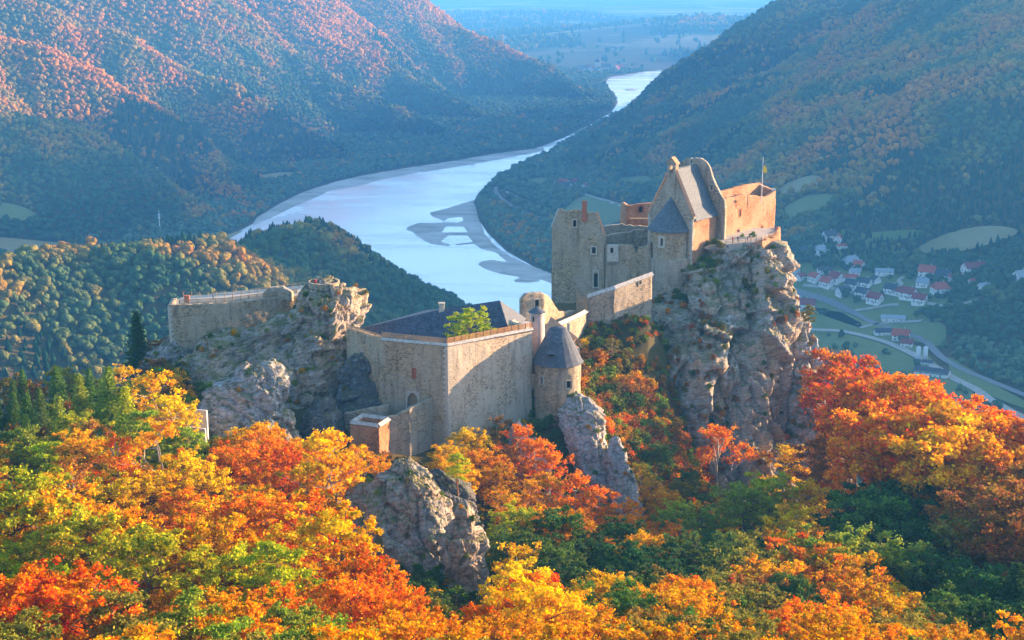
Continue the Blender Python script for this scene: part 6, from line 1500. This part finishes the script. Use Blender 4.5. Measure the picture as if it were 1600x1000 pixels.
# silos
w = hitc([(1434, 566)])[0]
for i in range(2):
    T = prop(empty('silo', (w[0]+i*6, w[1], w[2])), ['pale silo at the factory, the one nearer the castle', 'pale silo at the factory, the one nearer the road'][i], 'silo', 'factory silos')
    mb = MB(); mb.tube([(w[0]+i*6, w[1], w[2]-1), (w[0]+i*6, w[1], w[2]+13)], 2.0, 14); mb.build('tank', M['metal'], T, True); mb = MB(); mb.tube([(w[0]+i*6, w[1], w[2]+13), (w[0]+i*6, w[1], w[2]+14.4)], [2.2, .3], 14); mb.build('cap', M['metal'], T); root_fix(T)
# far town with church
ft = [(905+7*i+rs.randint(-2, 3), 113-int(i*.5)+rs.randint(-2, 4)) for i in range(11)]; hw = hitc(ft, 2500)
for i, w in enumerate(hw):
    s = 2.0; k = ['gable-red', 'gable-dark', 'gable-maroon'][i % 3]
    nm = ['red', 'dark', 'maroon'][i % 3]
    house(k, w[0], w[1], float(H(w[0], w[1])), rs.rand()*3, s, f"far pale house with {nm} roof, {['first','second','third','fourth','fifth','sixth','seventh','eighth','ninth','tenth','eleventh'][i]} from the left along the distant river town")['group'] = 'houses of the distant river town'
w = hitc([(934, 112)], 2500)[0]; T = prop(empty('church', tuple(w)), 'distant pale church with a tall tower above the river town', 'church'); s = 1.6
mb = MB(); mb.box((w[0], w[1], w[2]+10), (11*s, 12*s, 40)); mb.build('tower', M['plaster_cream'], T)
mb = MB(); mb.tube([(w[0], w[1], w[2]+30), (w[0], w[1], w[2]+36), (w[0], w[1], w[2]+46)], [8, 9, .5], 8); mb.build('spire', RM['dark'], T)
mb = MB(); mb.box((w[0]+22, w[1], w[2]+6), (40, 20, 18)); mb.build('nave', M['plaster_cream'], T); mb = MB(); mb.add([(w[0]+2, w[1]-11, w[2]+15), (w[0]+43, w[1]-11, w[2]+15), (w[0]+43, w[1]+11, w[2]+15), (w[0]+2, w[1]+11, w[2]+15), (w[0]+2, w[1], w[2]+26), (w[0]+43, w[1], w[2]+26)], [(0,1,5,4), (2,3,4,5), (1,2,5), (3,0,4), (3,2,1,0)]); mb.build('nave_roof', RM['dark'], T); root_fix(T)
# radio mast on the knoll
w = hitc([(250, 362)])[0]; T = prop(empty('radio_mast', tuple(w)), 'thin white radio mast on the wooded knoll', 'mast'); zt_ = at(250, 328, w[1])[2]
mb = MB(); mb.tube([(w[0], w[1], w[2]-2), (w[0], w[1], lerp(w[2], zt_, .7)), (w[0], w[1], zt_)], [1.0, .6, .25], 6); mb.build('pole', M['metal'], T)
mb = MB(); 
for f in (.62, .75): mb.tube([(w[0], w[1], lerp(w[2], zt_, f)), (w[0], w[1], lerp(w[2], zt_, f)+1.6)], 1.6, 8)
mb.build('antenna', M['metal'], T); root_fix(T)
# ============================================================ camera, light, air
cam = bpy.data.objects.new('camera', bpy.data.cameras.new('camera')); COL.objects.link(cam); scene.camera = cam
cam.location = (0, 0, HC); cam.rotation_euler = (math.pi/2-PITCH, 0, 0); cam.data.sensor_width = 36; cam.data.lens = 36*F/1600; cam.data.clip_start = 1; cam.data.clip_end = 120000
ELEV = R(11.0); sv = Vector((math.cos(ELEV)*.91, math.cos(ELEV)*.41, math.sin(ELEV)))
sun = bpy.data.lights.new('sun', 'SUN'); sun.energy = 5.0; sun.angle = R(.5); sun.color = (1.0, .64, .36); so = bpy.data.objects.new('sun', sun); COL.objects.link(so); so.rotation_euler = sv.to_track_quat('Z', 'Y').to_euler()
wd = bpy.data.worlds.new('World'); scene.world = wd; wd.use_nodes = True; nt = wd.node_tree; bg = nt.nodes['Background']
sk = nt.nodes.new('ShaderNodeTexSky'); sk.sky_type = 'NISHITA'; sk.sun_disc = False; sk.sun_elevation = ELEV; sk.sun_rotation = math.atan2(sv.x, sv.y); sk.altitude = 300; sk.air_density = 1.0; sk.dust_density = 1.5; sk.ozone_density = 2.0
nt.links.new(sk.outputs[0], bg.inputs[0]); bg.inputs[1].default_value = .11
HAZE = True
if HAZE:
    mb = MB(); mb.box((0, 14000, (TOPZ+30-12)/2), (30000, 32000, TOPZ+30+12))
    t = NT('air'); pv = t.n('ShaderNodeVolumePrincipled', {'Color': (.10, .42, .92, 1), 'Density': .00015, 'Anisotropy': .15}); t.t.links.new(pv.outputs[0], t.out.inputs['Volume'])
    prop(mb.build('haze', t.m), 'pale blue haze filling the valley', 'haze', None, 'stuff')
scene.render.engine = 'CYCLES'; c = scene.cycles; c.max_bounces = 5; c.diffuse_bounces = 3; c.glossy_bounces = 2; c.transmission_bounces = 3; c.volume_bounces = 1; c.transparent_max_bounces = 4
c.use_denoising = True; c.denoiser = 'OPENIMAGEDENOISE'; c.use_adaptive_sampling = True; c.adaptive_threshold = .02; c.sample_clamp_indirect = 6
try: c.denoising_input_passes = 'RGB_ALBEDO_NORMAL'
except Exception: pass
vs = scene.view_settings; vs.view_transform = 'Standard'; vs.look = 'None'; vs.gamma = 1; vs.exposure = 2.45
